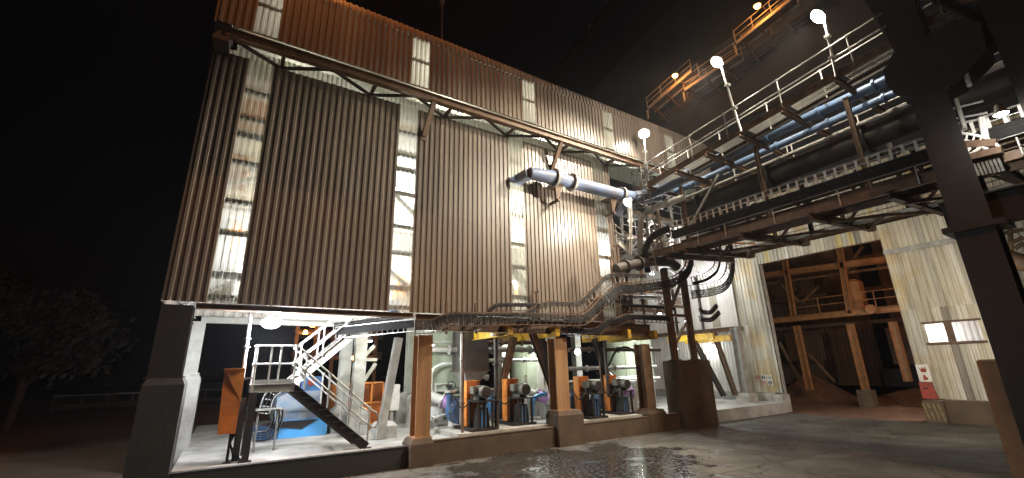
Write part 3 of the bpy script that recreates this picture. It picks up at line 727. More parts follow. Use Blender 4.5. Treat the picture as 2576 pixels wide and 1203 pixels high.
MB().box((a.x - .06, 16.95, b_.z - .03), (b_.x + .06, 18.25, b_.z + .03)).build('flange', 'rust_steel', T)

# pump sets: one built in full, the others copied
def pump_set(x, y, z, label):
    T = thing('pump_set', label, 'pump', (x, y, z), 'pump sets in the two pump bays')
    MB().box((x - .45, y - .75, z), (x + .6, y + .85, z + .09)).build('base_frame', 'black_steel', T)
    g = MB(); g.box((x - .32, y - .02, z + .12), (x + .25, y + .34, z + 1.72)); o = g.build('belt_guard', 'orange', T)
    MB().box((x - .29, y - .035, z + .16), (x + .22, y - .022, z + 1.68)).build('shaded_guard_front', 'deep_orange', o)  # deeper orange on the front puts the shade of that face into the colour
    for (px_, pz) in ((-.24, 1.6), (.17, 1.6), (-.24, .25), (.17, .25)): MB().tube((x + px_, y - .035, z + pz), (x + px_, y - .06, z + pz), .022, 8).build('bolt', 'galv', o)
    mt = MB(); mt.tube((x + .08, y - .72, z + 1.32), (x + .08, y - .06, z + 1.32), .2, 24)
    for i in range(18):
        t = i * 2 * math.pi / 18; d = V((math.cos(t), 0, math.sin(t)))
        mt.bar(V((x + .08, y - .6, z + 1.32)) + d * .205, V((x + .08, y - .12, z + 1.32)) + d * .205, .012, .045, d)
    mo = mt.build('motor', 'motor', T)
    MB().tube((x + .08, y - .86, z + 1.32), (x + .08, y - .7, z + 1.32), .21, 24, .225).build('fan_cowl', 'motor', mo)
    MB().tube((x + .08, y - .875, z + 1.32), (x + .08, y - .86, z + 1.32), .13, 20, .2).build('fan_grille', 'black_steel', mo)
    MB().box((x - .28, y - .5, z + 1.26), (x - .12, y - .22, z + 1.52)).build('terminal_box', 'motor', mo)
    for dx in (-.1, .2): MB().box((x + .08 + dx - .08, y - .6, z + 1.03), (x + .08 + dx, y - .12, z + 1.13)).build('foot', 'motor', mo)
    MB().box((x - .3, y - .82, z + .98), (x + .5, y - .04, z + 1.03)).build('motor_shelf', 'black_steel', T)
    for dx in (-.24, .36):
        for dy in (-.76, -.12): MB().box((x + dx, y + dy, z + .09), (x + dx + .07, y + dy + .07, z + .98)).build('leg', 'black_steel', T)
    b_ = MB(); b_.prism([(x - .12, y - .6, z + .09), (x + .34, y - .6, z + .09), (x + .28, y - .6, z + .75), (x - .06, y - .6, z + .75)], (0, .45, 0)); b_.build('bearing_pedestal', 'black_steel', T)
    for dx in (-.02, .14): MB().box((x + dx, y - .63, z + .12), (x + dx + .06, y - .602, z + .72)).build('pedestal_rib', 'blue', T)
    v = MB(); v.tube((x - .35, y + .5, z + .62), (x - .35, y + .78, z + .62), .46, 26); v.tube((x - .35, y + .42, z + .62), (x - .35, y + .5, z + .62), .3, 26, .44); v.tube((x - .35, y + .78, z + .62), (x - .35, y + .86, z + .62), .44, 26, .3)
    vo = v.build('pump_casing', 'blue', T)
    MB().tube((x - .7, y + .64, z + .62), (x - .7, y + .64, z + 1.3), .13, 16).build('discharge_branch', 'blue', vo)
    MB().tube((x - .7, y + .64, z + 1.3), (x - .7, y + .64, z + 1.36), .22, 16).build('discharge_flange', 'galv', vo)
    for i in range(10):
        t = i * 2 * math.pi / 10; MB().tube((x - .35 + .4 * math.cos(t), y + .44, z + .62 + .4 * math.sin(t)), (x - .35 + .4 * math.cos(t), y + .5, z + .62 + .4 * math.sin(t)), .025, 6).build('casing_bolt', 'galv', vo)
    MB().tube((x - .15, y + .25, z + .62), (x - .15, y + .48, z + .62), .07, 12).build('shaft', 'galv', T)
    return T
ZP = ZS + .16
px_ = [(1192, 15.55), (1292, 15.95), (1474, 15.6), (1548, 15.95)]
plab = ['pump set with orange guard right of the first brown column', 'pump set with orange guard below the joint of the yellow beams, second from left',
        'pump set with orange guard and blue legs right of the second brown column', 'pump set with orange guard nearest the tall brown concrete block']
for k in (0, 2):
    xs = [PY(px_[k + j][0], 1040, px_[k + j][1]).x for j in (0, 1)]
    p = MB(); p.box((xs[0] - 1.0, 14.75, ZS - .01), (xs[1] + .9, 17.0, ZP)); tag(p.build('pump_plinth', 'concrete'), 'low concrete plinth under the %s pair of pumps' % ('left-hand' if k == 0 else 'right-hand'), 'plinth', 'pump plinths')
P0 = None
for (px, y), lb in zip(px_, plab):
    x = PY(px, 1040, y).x
    if P0 is None: P0 = pump_set(x, y, ZP, lb); P0x = (x, y)
    else: copy_tree(P0, (x - P0x[0], y - P0x[1], 0), lb)
# cables drooping from the motors
for i, (px, y) in enumerate(px_):
    x = PY(px, 1040, y).x
    tag(MB().path(smooth_path([(x - .2, y - .4, ZP + 1.3), (x - .45, y - .5, ZP + .95), (x - .75, y - .45, ZP + .75), (x - .95, y - .3, ZP + 1.2)], 8, .4), .022, 6).build('motor_cable', 'cable'), ['black looping motor cable left of the first pump from the left', 'black looping motor cable left of the second pump from the left', 'black looping motor cable left of the third pump from the left', 'black looping motor cable left of the rightmost pump'][i], 'cable', 'motor cables')
# suction lines: tank to pump, purple hose joint
for i, (px, y, l) in enumerate(((1128, 17.2, 'pale suction pipe with purple rubber joint left of the first pump'), (1365, 17.5, 'pale suction pipe with purple rubber joint left of the third pump'), (1590, 17.6, 'pale suction pipe with purple rubber joint right of the last pump'))):
    q = PY(px, 1030, y); T = thing('suction_pipe', l, 'pipe', (q.x, y, 1.3), 'suction pipes')
    a, b_ = V((q.x - .75, y + .9, 2.0)), V((q.x + .55, y - .1, 1.35))
    MB().tube(a, a.lerp(b_, .5), .2, 18).build('pipe', 'pale_steel', T)
    MB().tube(a.lerp(b_, .5), a.lerp(b_, .85), .24, 18).build('rubber_joint', 'purple', T)
    for f in (.48, .85, .99): MB().tube(a.lerp(b_, f), a.lerp(b_, f + .04), .31, 18).build('flange', 'galv', T)
    MB().box((b_.x - .35, y + .1, ZS), (b_.x + .05, y + .45, 1.25)).build('support', 'white_paint', T)
# vertical service pipes
for px, y, m, z0, z1, r, l in ((1164, 15.0, 'rust_steel', ZS, 4.3, .05, 'thin rusty vertical pipe left of the first pump'), (1159, 15.3, 'galv', 1.0, 4.2, .03, 'thin pale conduit beside the rusty vertical pipe'), (1249, 15.0, 'dark_steel', ZP, 4.0, .09, 'dark vertical pipe between the two left pumps'),
                               (1428, 15.2, 'galv', ZS, 3.2, .04, 'thin galvanised pipe right of the second brown column'), (1322, 17.5, 'white_paint', ZS, 2.6, .06, 'white vertical pipe right of the second pump'), (1530, 15.9, 'dark_steel', 1.5, 4.4, .08, 'dark vertical pipe between the two right pumps'), (1612, 15.4, 'dark_steel', ZS, 3.6, .04, 'thin dark pipe right of the last pump'), (1515, 16.3, 'rust_steel', 1.7, 4.4, .07, 'rusty vertical pipe above the third pump')):
    x = PY(px, 980, y).x
    T = thing('service_pipe', l, 'pipe', (x, y, z0), 'vertical service pipes')
    MB().tube((x, y, z0), (x, y, z1), r, 10).build('pipe', m, T)
    for z in (z0 + (z1 - z0) * .3, z0 + (z1 - z0) * .7): MB().tube((x, y, z), (x, y, z + .05), r * 1.7, 10).build('collar', m, T)
# valve handwheel
q = PY(1135, 972, 18.4)
T = thing('hand_valve', 'small dark valve with spoked handwheel on the pale green tank', 'valve', q)
MB().tube(q, q + V((0, .5, 0)), .06, 10).build('body', 'dark_steel', T)
MB().path([q + V((.2 * math.cos(t), -.02, .2 * math.sin(t))) for t in [i * .5236 for i in range(13)]], .022, 6).build('handwheel', 'dark_steel', T)
# yellow hoist beams
for i, (px, py, l) in enumerate(((1284, 830, 'yellow hoist beam leftmost of the row, above the first pump'), (1402, 834, 'yellow hoist beam ending above the second brown column'), (1583, 840, 'yellow hoist beam ending above the right pumps'), (1650, 842, 'yellow hoist beam ending left of the trestle legs'), (1795, 846, 'yellow hoist beam ending right of the trestle legs'), (1838, 850, 'yellow hoist beam furthest right, beside the grey column'))):
    q = PY(px, py, 14.05 if i < 4 else 15.4); T = thing('hoist_beam', l, 'hoist beam', q, 'yellow hoist beams')
    e = q + V((0, 5.2 if i < 2 else 3.2, 0))
    MB().ibeam(q, e, .2, .40 if i < 4 else .36).build('beam', 'yellow', T)
    MB().bar(q + V((-.1, -.01, 0)), q + V((.1, -.01, 0)), .02, .34, (0, 0, 1)).build('end_stop', 'yellow', T)
# small white luminaire under the first yellow beam
q = PY(1248, 842, 14.6); T = thing('batten_light', 'small white batten fitting under the leftmost yellow beam', 'light', q)
MB().box(q + V((-.2, -.08, -.06)), q + V((.2, .08, .06))).build('body', 'white_paint', T)
MB().box(q + V((.21, -.05, -.05)), q + V((.3, .05, .05))).build('gland', 'white_paint', T)
# thin railing at the back of the pump floor
for (px0, px1, y, l) in ((1095, 1180, 18.8, 'white pipe railing behind the first pump'), (1560, 1640, 18.4, 'white pipe railing behind the last pump')):
    a, b_ = PY(px0, 1000, y), PY(px1, 1000, y); T = thing('pipe_railing', l, 'railing', (a.x, y, ZS))
    rail([(a.x, y, 2.3), (b_.x, y, 2.3)], .5, [(a.x, y, 2.3), ((a.x + b_.x) / 2, y, 2.3), (b_.x, y, 2.3)], 'rail', 'white_paint', .03, T, False, 1.7)
# horizontal pipes and cross steel in the dark upper part of the bays
for i, (px0, px1, py, y, r, m, l) in enumerate(((1050, 1390, 880, 17.8, .12, 'grey_steel', 'grey pipe running across behind the left pumps'), (1225, 1400, 906, 18.3, .08, 'pale_steel', 'pale pipe behind the dark hopper'), (1425, 1650, 925, 18.0, .1, 'grey_steel', 'grey pipe running across behind the right pumps'), (1425, 1660, 955, 18.6, .07, 'white_paint', 'white pipe low across the tank on the right'), (1430, 1660, 880, 16.8, .09, 'rust_steel', 'rusty pipe just under the yellow beams'), (1225, 1390, 862, 17.2, .1, 'rust_steel', 'rusty pipe above the second pump'))):
    a, b_ = PY(px0, py, y), PY(px1, py, y); a.z = b_.z = (a.z + b_.z) / 2
    T = thing('cross_pipe', l, 'pipe', a, 'pipes across the pump bays'); MB().tube(a, b_, r, 12).build('pipe', m, T)
    for f in (.2, .5, .8): q = a.lerp(b_, f); MB().tube(q, q + V((.05, 0, 0)), r * 1.7, 12).build('flange', m, T)
# drooping hose loop under the right yellow beams
tag(MB().path(smooth_path([PY(1500, 940, 16.4), PY(1530, 925, 16.4), PY(1548, 880, 16.4), PY(1580, 870, 16.4), PY(1610, 900, 16.4), PY(1630, 960, 16.4)], 8, .6), .05, 8).build('hose', 'cable'), 'thick black hose looping under the yellow beams on the right', 'hose')
# lamps lighting the pump bays
for (px, py, y, p, l) in ((1085, 870, 16.2, 170, 'white bulkhead lamp behind the first brown column'), (1330, 880, 18.2, 200, 'white bulkhead lamp behind the second pump'), (1600, 885, 17.8, 220, 'white bulkhead lamp above the last pump'), (1700, 880, 17.0, 130, 'white bulkhead lamp behind the trestle legs'), (1790, 870, 19.0, 120, 'white bulkhead lamp near the pale back sheeting'), (930, 860, 20.0, 160, 'white bulkhead lamp above the orange guards')):
    q = PY(px, py, y); T = thing('bulkhead_lamp', l, 'lamp', q, 'lamps in the pump bays')
    MB().tube(q + V((0, 0, .03)), q + V((0, 0, .14)), .14, 14, .09).build('lamp_housing', 'grey_steel', T); MB().tube(q + V((0, 0, .14)), (q.x, q.y, 4.9), .02, 6).build('stem', 'grey_steel', T)
    MB().tube(q, q + V((0, 0, .03)), .07, 14, .12).build('lamp_glass', 'lamp_cool', T)
    lamp('POINT', 'lamp_light', q - V((0, 0, .1)), p * 1.6, (.93, 1, .92), T, size=.12)

# more pipework and small plant between the tanks
for i, (pts, y, r, m, l) in enumerate((
    (((1085, 1000), (1085, 930), (1110, 915), (1150, 915)), 18.3, .06, 'white_paint', 'white bent pipe on the tank left of the first pump'),
    (((1190, 905), (1190, 945), (1225, 950)), 18.0, .08, 'pale_steel', 'pale bent pipe under the dark hopper'),
    (((1245, 1040), (1245, 985), (1268, 975), (1268, 900)), 17.4, .07, 'white_paint', 'white bent riser between the two left pumps'),
    (((1340, 1050), (1340, 1000), (1372, 990)), 17.0, .09, 'sky_blue', 'light blue bent pipe right of the second pump'),
    (((1378, 1045), (1378, 930), (1395, 915)), 18.0, .06, 'galv', 'galvanised bent riser just left of the second brown column'),
    (((1440, 1060), (1440, 990), (1465, 980)), 17.0, .1, 'blue', 'blue bent pipe left of the third pump'),
    (((1500, 990), (1540, 990), (1560, 1010), (1610, 1010)), 18.0, .09, 'white_paint', 'white stepped pipe behind the right pumps'),
    (((1520, 930), (1560, 960), (1600, 960)), 17.6, .06, 'galv', 'galvanised cranked pipe above the last pump'),
    (((1600, 1035), (1600, 960), (1625, 945), (1625, 900)), 17.2, .07, 'pale_steel', 'pale bent riser right of the last pump'),
    (((1705, 1000), (1705, 900)), 18.5, .07, 'white_paint', 'white riser glimpsed left of the tall block'),
    (((1090, 1055), (1130, 1040), (1160, 1060)), 16.6, .07, 'galv', 'low galvanised pipe by the first suction pipe'))):
    pp = [PY(a, b_, y) for a, b_ in pts]; T = thing('bay_pipe', l, 'pipe', pp[0], 'small pipes in the pump bays')
    MB().path(smooth_path(pp, 6, .3), r, 12).build('pipe', m, T)
    for q in (pp[0], pp[-1]):
        d = (pp[1] - pp[0]).normalized() if q is pp[0] else (pp[-1] - pp[-2]).normalized(); MB().tube(q - d * .03, q + d * .03, r * 1.7, 12).build('flange', 'galv', T)
for i, (px, py, y, w, h, m, l) in enumerate(((1100, 1040, 17.8, .5, .5, 'white_paint', 'white junction box behind the first suction pipe'), (1265, 1010, 18.6, .6, .8, 'grey_steel', 'grey cabinet between the two left pumps'), (1378, 1030, 18.8, .5, .9, 'pale_steel', 'pale cabinet left of the second brown column'), (1450, 1010, 18.8, .5, .8, 'sky_blue', 'light blue cabinet right of the second brown column'), (1520, 1025, 18.2, .6, .6, 'white_paint', 'white box between the two right pumps'), (1620, 990, 18.4, .6, 1.0, 'pale_steel', 'pale cabinet by the third brown column'), (990, 1000, 18.6, .5, 1.0, 'white_paint', 'white cabinet behind the slanting grey leg'))):
    q = PY(px, py, y); T = thing('control_box', l, 'cabinet', (q.x, y, ZS), 'small cabinets in the bays')
    MB().box((q.x - w / 2, y, q.z - h / 2), (q.x + w / 2, y + .3, q.z + h / 2)).build('housing', m, T); MB().box((q.x - w / 2 + .04, y - .012, q.z - h / 2 + .04), (q.x + w / 2 - .04, y, q.z + h / 2 - .04)).build('door', m, T)
    MB().bar((q.x, y + .15, ZS), (q.x, y + .15, q.z - h / 2), .12, .12, (0, 1, 0)).build('stand', 'grey_steel', T)
# ------------------------------------------------------------------ cable trays along the facade
def z3(x, y): return (1030.4 + x * .2250, 676.2 + y * .2250)
def z8(x, y): return (1481.2 + x * .3212, 450.8 + y * .3212)
def on(pts, Y, cv=z3): return [PY(*cv(*p), Y) for p in pts]
TG = 'ladder cable trays along the facade'
ladder(on([(300, 650), (430, 560), (1300, 560), (1510, 425), (1900, 440), (2215, 118), (2310, 102), (2640, 120)], 14.02), 14.02, .46, 'rust_steel', .3, 'cable_tray', 'upper dark cable tray stepping up across the facade to the pipe cluster', 'cable tray', 5, (.02, .4), group=TG, rung_m='grey_steel', cr=.014)
ladder(on([(60, 650), (240, 650), (430, 570), (1330, 560), (1960, 580), (2300, 235), (2640, 235)], 13.95), 13.95, .44, 'rust_steel', .3, 'cable_tray', 'lower dark cable tray packed with black cables above the yellow beams', 'cable tray', 8, (.02, .75), group=TG, rung_m='grey_steel', cr=.014)
ladder(on([(890, 500), (970, 425), (1420, 425)], 14.3), 14.3, .28, 'rust_steel', .3, 'cable_tray', 'short high cable tray passing under the third roof-light strip', 'cable tray', 5, (.0, .5), group=TG, rung_m='brown_steel')
ladder(on([(2200, 430), (2576, 440), (2960, 470)], 15.2), 15.2, .35, 'rust_steel', .3, 'cable_tray', 'straight cable tray level with the trestle legs under the curved ones', 'cable tray', 5, (.0, .4), group=TG, rung_m='brown_steel')
ladder(on([(1760, 700), (2090, 720), (2215, 600), (2330, 600), (2420, 545), (2900, 570)], 14.2), 14.2, .36, 'rust_steel', .3, 'cable_tray', 'cable tray cranked twice above the right-hand yellow beam', 'cable tray', 8, (.1, .7), group=TG, rung_m='brown_steel')
ladder(on([(1700, 680), (1890, 690), (1930, 620), (1960, 590)], 14.3), 14.3, .26, 'rust_steel', .25, 'cable_tray', 'small looping cable tray above the second brown column', 'cable tray', 4, (.1, .8), group=TG, rung_m='brown_steel')
a_ = PY(845, 838, 16.6); b_ = PY(1040, 818, 14.5)
ladder([a_, a_.lerp(b_, .5), b_], 15.5, .4, 'galv', .2, 'cable_tray', 'galvanised cable tray passing behind the top of the stair', 'cable tray', 8, (.1, .7), group=TG)
ladder([a_ + V((0, .5, .28)), b_ + V((-.2, .5, .3))], 15.5, .35, 'galv', .2, 'cable_tray', 'galvanised cable tray just under the bottom beam near the stair top', 'cable tray', 6, (.2, .9), group=TG)
# tray support brackets
for i, (px, py) in enumerate(((1126, 800), (1200, 800), (1345, 775), (1440, 800), (1500, 760))):
    q = PY(px, py, 14.25); T = thing('tray_bracket', ['rusty tray bracket left of the long level run', 'rusty tray bracket in the middle of the level run', 'rusty tray bracket below the third roof-light strip', 'rusty tray bracket at the low bend of the trays', 'rusty tray bracket on the rising part of the trays'][i], 'bracket', q, 'cable tray brackets')
    MB().bar(q + V((0, .1, -.55)), q + V((0, .1, .55)), .08, .08, (0, 1, 0)).build('upright', 'rust_steel', T)
    for dz in (-.45, .1): MB().bar(q + V((0, -.38, dz)), q + V((0, .35, dz)), .05, .05).build('arm', 'rust_steel', T)
# box section posts rising above the trays on the facade
for i, (px, py) in enumerate(((1352, 765), (1540, 690), (1556, 660))):
    q = PY(px, py, 14.4); tag(MB().bar(q - V((0, 0, .5)), q + V((0, 0, .55 + .3 * (i > 0))), .1, .1, (0, 1, 0)).bar(q + V((-.25, 0, .5 + .3 * (i > 0))), q + V((.05, 0, .5 + .3 * (i > 0))), .1, .08).build('post_stub', 'rust_steel'), ['short rusty angle post beside the third roof-light strip', 'rusty post at the right end of the ribbed wall, left one', 'rusty post at the right end of the ribbed wall, right one'][i], 'post')
# ribbed brown corner column below the right end of the wall
a_ = PY(1545, 740, 15.3)
T = thing('ribbed_panel', 'narrow brown ribbed panel below the right end of the main wall', 'panel', a_); MB().corr((a_.x, 15.3), (a_.x + .85, 15.3), 4.3, 8.2, (0, -1), .14, .04).build('sheet', 'brown_clad', T)
MB().box((a_.x - .05, 15.33, 4.2), (a_.x + .9, 15.4, 4.3)).build('bottom_rail', 'rust_steel', T)

# ------------------------------------------------------------------ duct on the facade
YD = 13.95
T = thing('air_duct', 'grey-blue flanged duct running along the facade into the third roof-light strip', 'duct', PY(1400, 445, YD))
d0, d1, d2, d3 = PY(1332, 437, YD), PY(1395, 443, YD), PY(1428, 452, YD), PY(1562, 488, YD)
d1.z = d2.z = d3.z = 11.0; d0.z = 10.92
MB().tube(d0, d1, .25, 28, .33).build('tapered_end', 'duct', T)
MB().path(smooth_path([d1, d2, d3, d3 + V((1.2, 0, .1)), d3 + V((2.2, -.7, .5)), d3 + V((2.6, -2.2, .9))], 8, 1.2), .29, 28).build('duct_run', 'duct', T)
MB().tube(d0 + V((.02, 0, 0)), d0 + V((-.12, 1.0, -.05)), .26, 20).build('wall_stub', 'duct', T)
for q, r in ((d1, .43), (d2 + V((.25, 0, 0)), .42), (d3, .42)):
    f = MB(); f.tube(q - V((.06, 0, 0)), q + V((.06, 0, 0)), r, 28)
    for i in range(16): t = i * math.pi / 8; f.tube(q + V((-.09, math.cos(t) * (r - .05), math.sin(t) * (r - .05))), q + V((.09, math.cos(t) * (r - .05), math.sin(t) * (r - .05))), .02, 6)
    f.build('flange', 'grey_steel', T)
for px, py in ((1405, 470), (1545, 512)):
    x = PY(px, py, YD).x; k = MB(); k.prism([(x - .2, YD - .02, 10.72), (x + .2, YD - .02, 10.72), (x + .06, YD + .1, 10.05), (x - .06, YD + .1, 10.05)], (0, .12, 0)); k.bar((x, YD - .1, 10.74), (x, YD + .65, 10.74), .5, .06); k.bar((x, YD, 10.0), (x, YD + .65, 10.0), .1, .1); k.build('bracket', 'rust_steel', T)
q = PY(1570, 515, 14.5); MB().path(smooth_path([q + V((-.3, .3, -.6)), q + V((-.05, 0, 0)), q + V((.7, 0, .35)), q + V((2, -.8, .5))], 8, .8), .2, 16).build('branch_pipe', 'duct', T)

# ------------------------------------------------------------------ pipe cluster at the end of the wall
def pipe(pts, r, m, label, flanges=(), rad=.6, group='pipes in the cluster', n=16, name='process_pipe'):
    T = thing(name, label, 'pipe', pts[0], group)
    MB().path(smooth_path(pts, 8, rad), r, n).build('pipe', m, T)
    for i, f in flanges:
        a, b_ = V(pts[i]), V(pts[i + 1]); q = a.lerp(b_, f); d = (b_ - a).normalized()
        MB().tube(q - d * .035, q + d * .035, r * 1.5, n).build('flange', m, T)
    return T
X1 = 17.7
pipe([PX(1720, 497, X1), PX(1640, 525, X1), PX(1612, 548, X1), PX(1609, 640, X1)], .16, 'white_paint', 'pale pipe bending from the bridge down behind the caged ladder', ((0, .5), (2, .4)), .7)
for i in range(3):
    a_ = PX(1626 + i * 12, 575, 18.1 + i * .2); pipe([a_, a_ - V((0, 0, 2.1))], .075, 'white_paint', ['thin white riser nearest the bending pale pipe', 'thin white riser in the middle of three', 'thin white riser furthest right of three'][i], ((0, .4),))
pipe(on([(215, 705), (330, 670), (520, 640), (640, 650), (690, 690)], 14.1, z8), .24, 'dark_steel', 'thick dark pipe crossing level above the curved trays', ((0, .6), (1, .3)), .5)
pipe(on([(410, 690), (412, 760), (370, 815)], 14.4, z8), .09, 'white_paint', 'short white drop pipe under the thick dark pipe', (), .3)
for i, (pts, r, m, y, l) in enumerate((
    ([(560, 330), (590, 400), (590, 520), (560, 560)], .1, 'pale_steel', 15.5, 'pale valve pipe left of the cable loop'), ([(650, 560), (650, 420), (700, 380), (820, 380)], .12, 'white_paint', 16.2, 'white pipe elbow behind the cable loop'),
    ([(500, 1000), (620, 990), (740, 1000)], .12, 'pale_steel', 15.6, 'pale level pipe behind the trestle legs'), ([(230, 930), (420, 920), (560, 930)], .09, 'grey_steel', 15.8, 'grey level pipe left of the trestle legs'),
    ([(860, 560), (930, 600), (1010, 600)], .09, 'white_paint', 15.4, 'white pipe under the bridge deck'), ([(260, 270), (262, 420), (265, 540)], .06, 'pale_steel', 16.5, 'pale conduit rising by the lamp post'),
    ([(470, 330), (470, 545)], .05, 'galv', 16.4, 'thin galvanised riser left of the dark box'), ([(905, 505), (1060, 500), (1300, 505)], .05, 'deep_orange', 13.6, 'thin orange-brown pipe along the bridge underside'),
    ([(700, 900), (700, 760), (640, 700), (560, 700)], .1, 'white_paint', 16.5, 'white bent pipe between the trestle legs'), ([(440, 960), (440, 1060)], .07, 'white_paint', 16.0, 'short white pipe left of the trestle'))):
    pipe(on(pts, y, z8), r, m, l, ((0, .5),) if len(pts) > 2 else (), .4)
# equipment housings glimpsed behind
for i, (x0, y0, x1, y1, y, m, l) in enumerate(((395, 915, 465, 985, 16.4, 'white_paint', 'white instrument cabinet left of the trestle legs'), (660, 925, 730, 985, 16.8, 'white_paint', 'white valve box between the trestle legs'), (500, 880, 730, 900, 18.2, 'orange', 'orange beam glimpsed behind the trestle legs'),
    (505, 900, 580, 1000, 17.6, 'pale_steel', 'pale tank wall behind the trestle legs'), (545, 310, 600, 520, 17.4, 'dark_steel', 'dark duct box behind the railings'), (725, 530, 830, 690, 17.6, 'pale_clad', 'pale machine housing behind the cable loops'), (260, 800, 300, 860, 16.2, 'orange', 'small orange hatch beside the ribbed panel'))):
    a_, b_ = PY(*z8(x0, y0), y), PY(*z8(x1, y1), y); T = thing('equipment_box', l, 'equipment', ((a_.x + b_.x) / 2, y, b_.z), 'equipment behind the trestle')
    MB().box((a_.x, y, b_.z), (b_.x, y + .5, a_.z)).build('housing', m, T)
    MB().box((a_.x - .03, y - .02, a_.z), (b_.x + .03, y + .52, a_.z + .04)).build('lid', m, T)
# big cable loops hanging from the bridge
LG = 'curved cable ladders hanging from the bridge'
ladder(on([(792, 500), (792, 700), (690, 800), (540, 830), (320, 855), (230, 850), (150, 930)], 13.5, z8), 13.5, .5, 'rust_steel', .3, 'cable_ladder', 'thick black cable ladder curving from the bridge down onto the facade trays', 'cable ladder', 10, (.05, .8), group=LG, smooth=1.2, rung_m='brown_steel')
ladder(on([(1012, 600), (1000, 700), (920, 770), (800, 800)], 13.9, z8), 13.9, .42, 'rust_steel', .26, 'cable_ladder', 'inner curved cable ladder in front of the pale sheeting', 'cable ladder', 5, (.0, .35), group=LG, smooth=1.0, rung_m='galv')
ladder(on([(1108, 580), (1112, 720), (1060, 830), (940, 870), (790, 885)], 13.2, z8), 13.2, .66, 'rust_steel', .34, 'cable_ladder', 'outer wide curved cable ladder against the old yellowed sheeting', 'cable ladder', 8, (.02, .6), group=LG, smooth=1.3, rung_m='galv')
ladder(on([(870, 1010), (880, 1040), (950, 1050), (1000, 990)], 14.6, z8), 14.6, .22, 'dark_steel', .3, 'cable_ladder', 'small upturned cable ladder below the outer loop', 'cable ladder', 6, (.0, 1), group=LG, smooth=.3)
ladder(on([(870, 1100), (960, 1105), (1020, 1045)], 14.4, z8), 14.4, .22, 'dark_steel', .3, 'cable_ladder', 'small upturned cable ladder, lower of the pair', 'cable ladder', 6, (.0, 1), group=LG, smooth=.3)
# caged ladder
q = PX(1632, 640, 16.7); T = thing('caged_ladder', 'caged steel ladder from lower to upper walkway at the wall end', 'ladder', q)
x, y = 16.9, 13.6; zb, zt = 8.3, 12.9
for dy in (-.22, .22): MB().bar((x, y + dy, zb), (x, y + dy, zt), .05, .05, (0, 1, 0)).build('stile', 'grey_steel', T)
for i in range(15): z = zb + .2 + i * .3; MB().tube((x, y - .22, z), (x, y + .22, z), .015, 6).build('rung', 'grey_steel', T)
for z in (10.3, 11.0, 11.7, 12.4):
    MB().path(arc((x - .35, y, z), .42, 0, 360, (1, 0, 0), (0, 1, 0), 18), .022, 6).build('hoop', 'dark_steel', T)
for t in (90, 135, 180, 225, 270):
    px, py = x - .35 + .42 * math.cos(R(t)), y + .42 * math.sin(R(t)); MB().tube((px, py, 10.3), (px, py, 12.5), .014, 6).build('cage_strap', 'dark_steel', T)

# platforms and railings crowding the end of the wall
for i, (px0, px1, py, y, m, l) in enumerate(((1560, 1660, 655, 16.2, 'galv', 'small railed platform behind the lamp post, lowest of three'), (1565, 1700, 600, 17.0, 'galv', 'small railed platform behind the caged ladder, middle of three'), (1600, 1740, 548, 17.6, 'grey_steel', 'small railed platform behind the bending pale pipe, highest of three'), (1560, 1690, 775, 17.2, 'rust_steel', 'rusty railed platform behind the trestle legs'), (1740, 1830, 620, 16.4, 'white_paint', 'white railed platform above the cable loops'))):
    a_, b_ = PY(px0, py, y), PY(px1, py, y); a_.z = b_.z = (a_.z + b_.z) / 2; T = thing('service_platform', l, 'platform', a_, 'platforms at the wall end')
    MB().box((a_.x, y, a_.z - .2), (b_.x, y + .06, a_.z)).build('edge_beam', 'brown_steel' if m != 'white_paint' else m, T)
    g = MB(); n = int((b_.x - a_.x) / .09)
    for k in range(n): g.bar((a_.x + .09 * k, y + .07, a_.z - .02), (a_.x + .09 * k, y + 1.0, a_.z - .02), .012, .035)
    for yy in (.2, .6, .95): g.bar((a_.x, y + yy, a_.z - .02), (b_.x, y + yy, a_.z - .02), .012, .03)
    g.build('grating', m, T)
    n = max(2, int((b_.x - a_.x) / 1.1)); tp = [a_ + V((0, 0, 1.05)), b_ + V((0, 0, 1.05))]
    rail(tp, .5, [tp[0].lerp(tp[1], k / n) for k in range(n + 1)], 'handrail', m, .026, T, False, 1.05)
for i, (px, y0, y1, y, m, r, l) in enumerate(((1592, 640, 520, 15.9, 'white_paint', .05, 'slim white upright behind the lamp post'), (1668, 640, 470, 15.0, 'brown_steel', .09, 'brown upright under the end of the upper walkway'), (1700, 620, 500, 15.6, 'grey_steel', .08, 'grey upright right of the caged ladder'), (1725, 720, 560, 16.8, 'white_paint', .06, 'slim white upright behind the thick cable ladder'), (1760, 640, 560, 17.0, 'pale_steel', .07, 'pale upright above the inner cable loop'), (1650, 760, 660, 16.6, 'white_paint', .05, 'slim white pipe left of the trestle leg'), (1595, 830, 720, 15.6, 'brown_steel', .08, 'brown upright right of the ribbed panel'), (1625, 840, 730, 16.0, 'rust_steel', .07, 'rusty upright between ribbed panel and trestle'), (1705, 840, 730, 16.0, 'dark_steel', .08, 'dark upright between the trestle legs'), (1770, 830, 700, 17.0, 'dark_steel', .09, 'dark upright right of the trestle legs'))):
    a_ = PY(px, y0, y); b_ = V((a_.x, y, PY(px, y1, y).z)); T = thing('upright', l, 'upright', a_, 'uprights at the wall end'); MB().tube(a_, b_, r, 10).build('tube', m, T)
    for f in (.25, .75): q = a_.lerp(b_, f); MB().box(q - V((r * 1.6, r * 1.6, .03)), q + V((r * 1.6, r * 1.6, .03))).build('clamp', m, T)
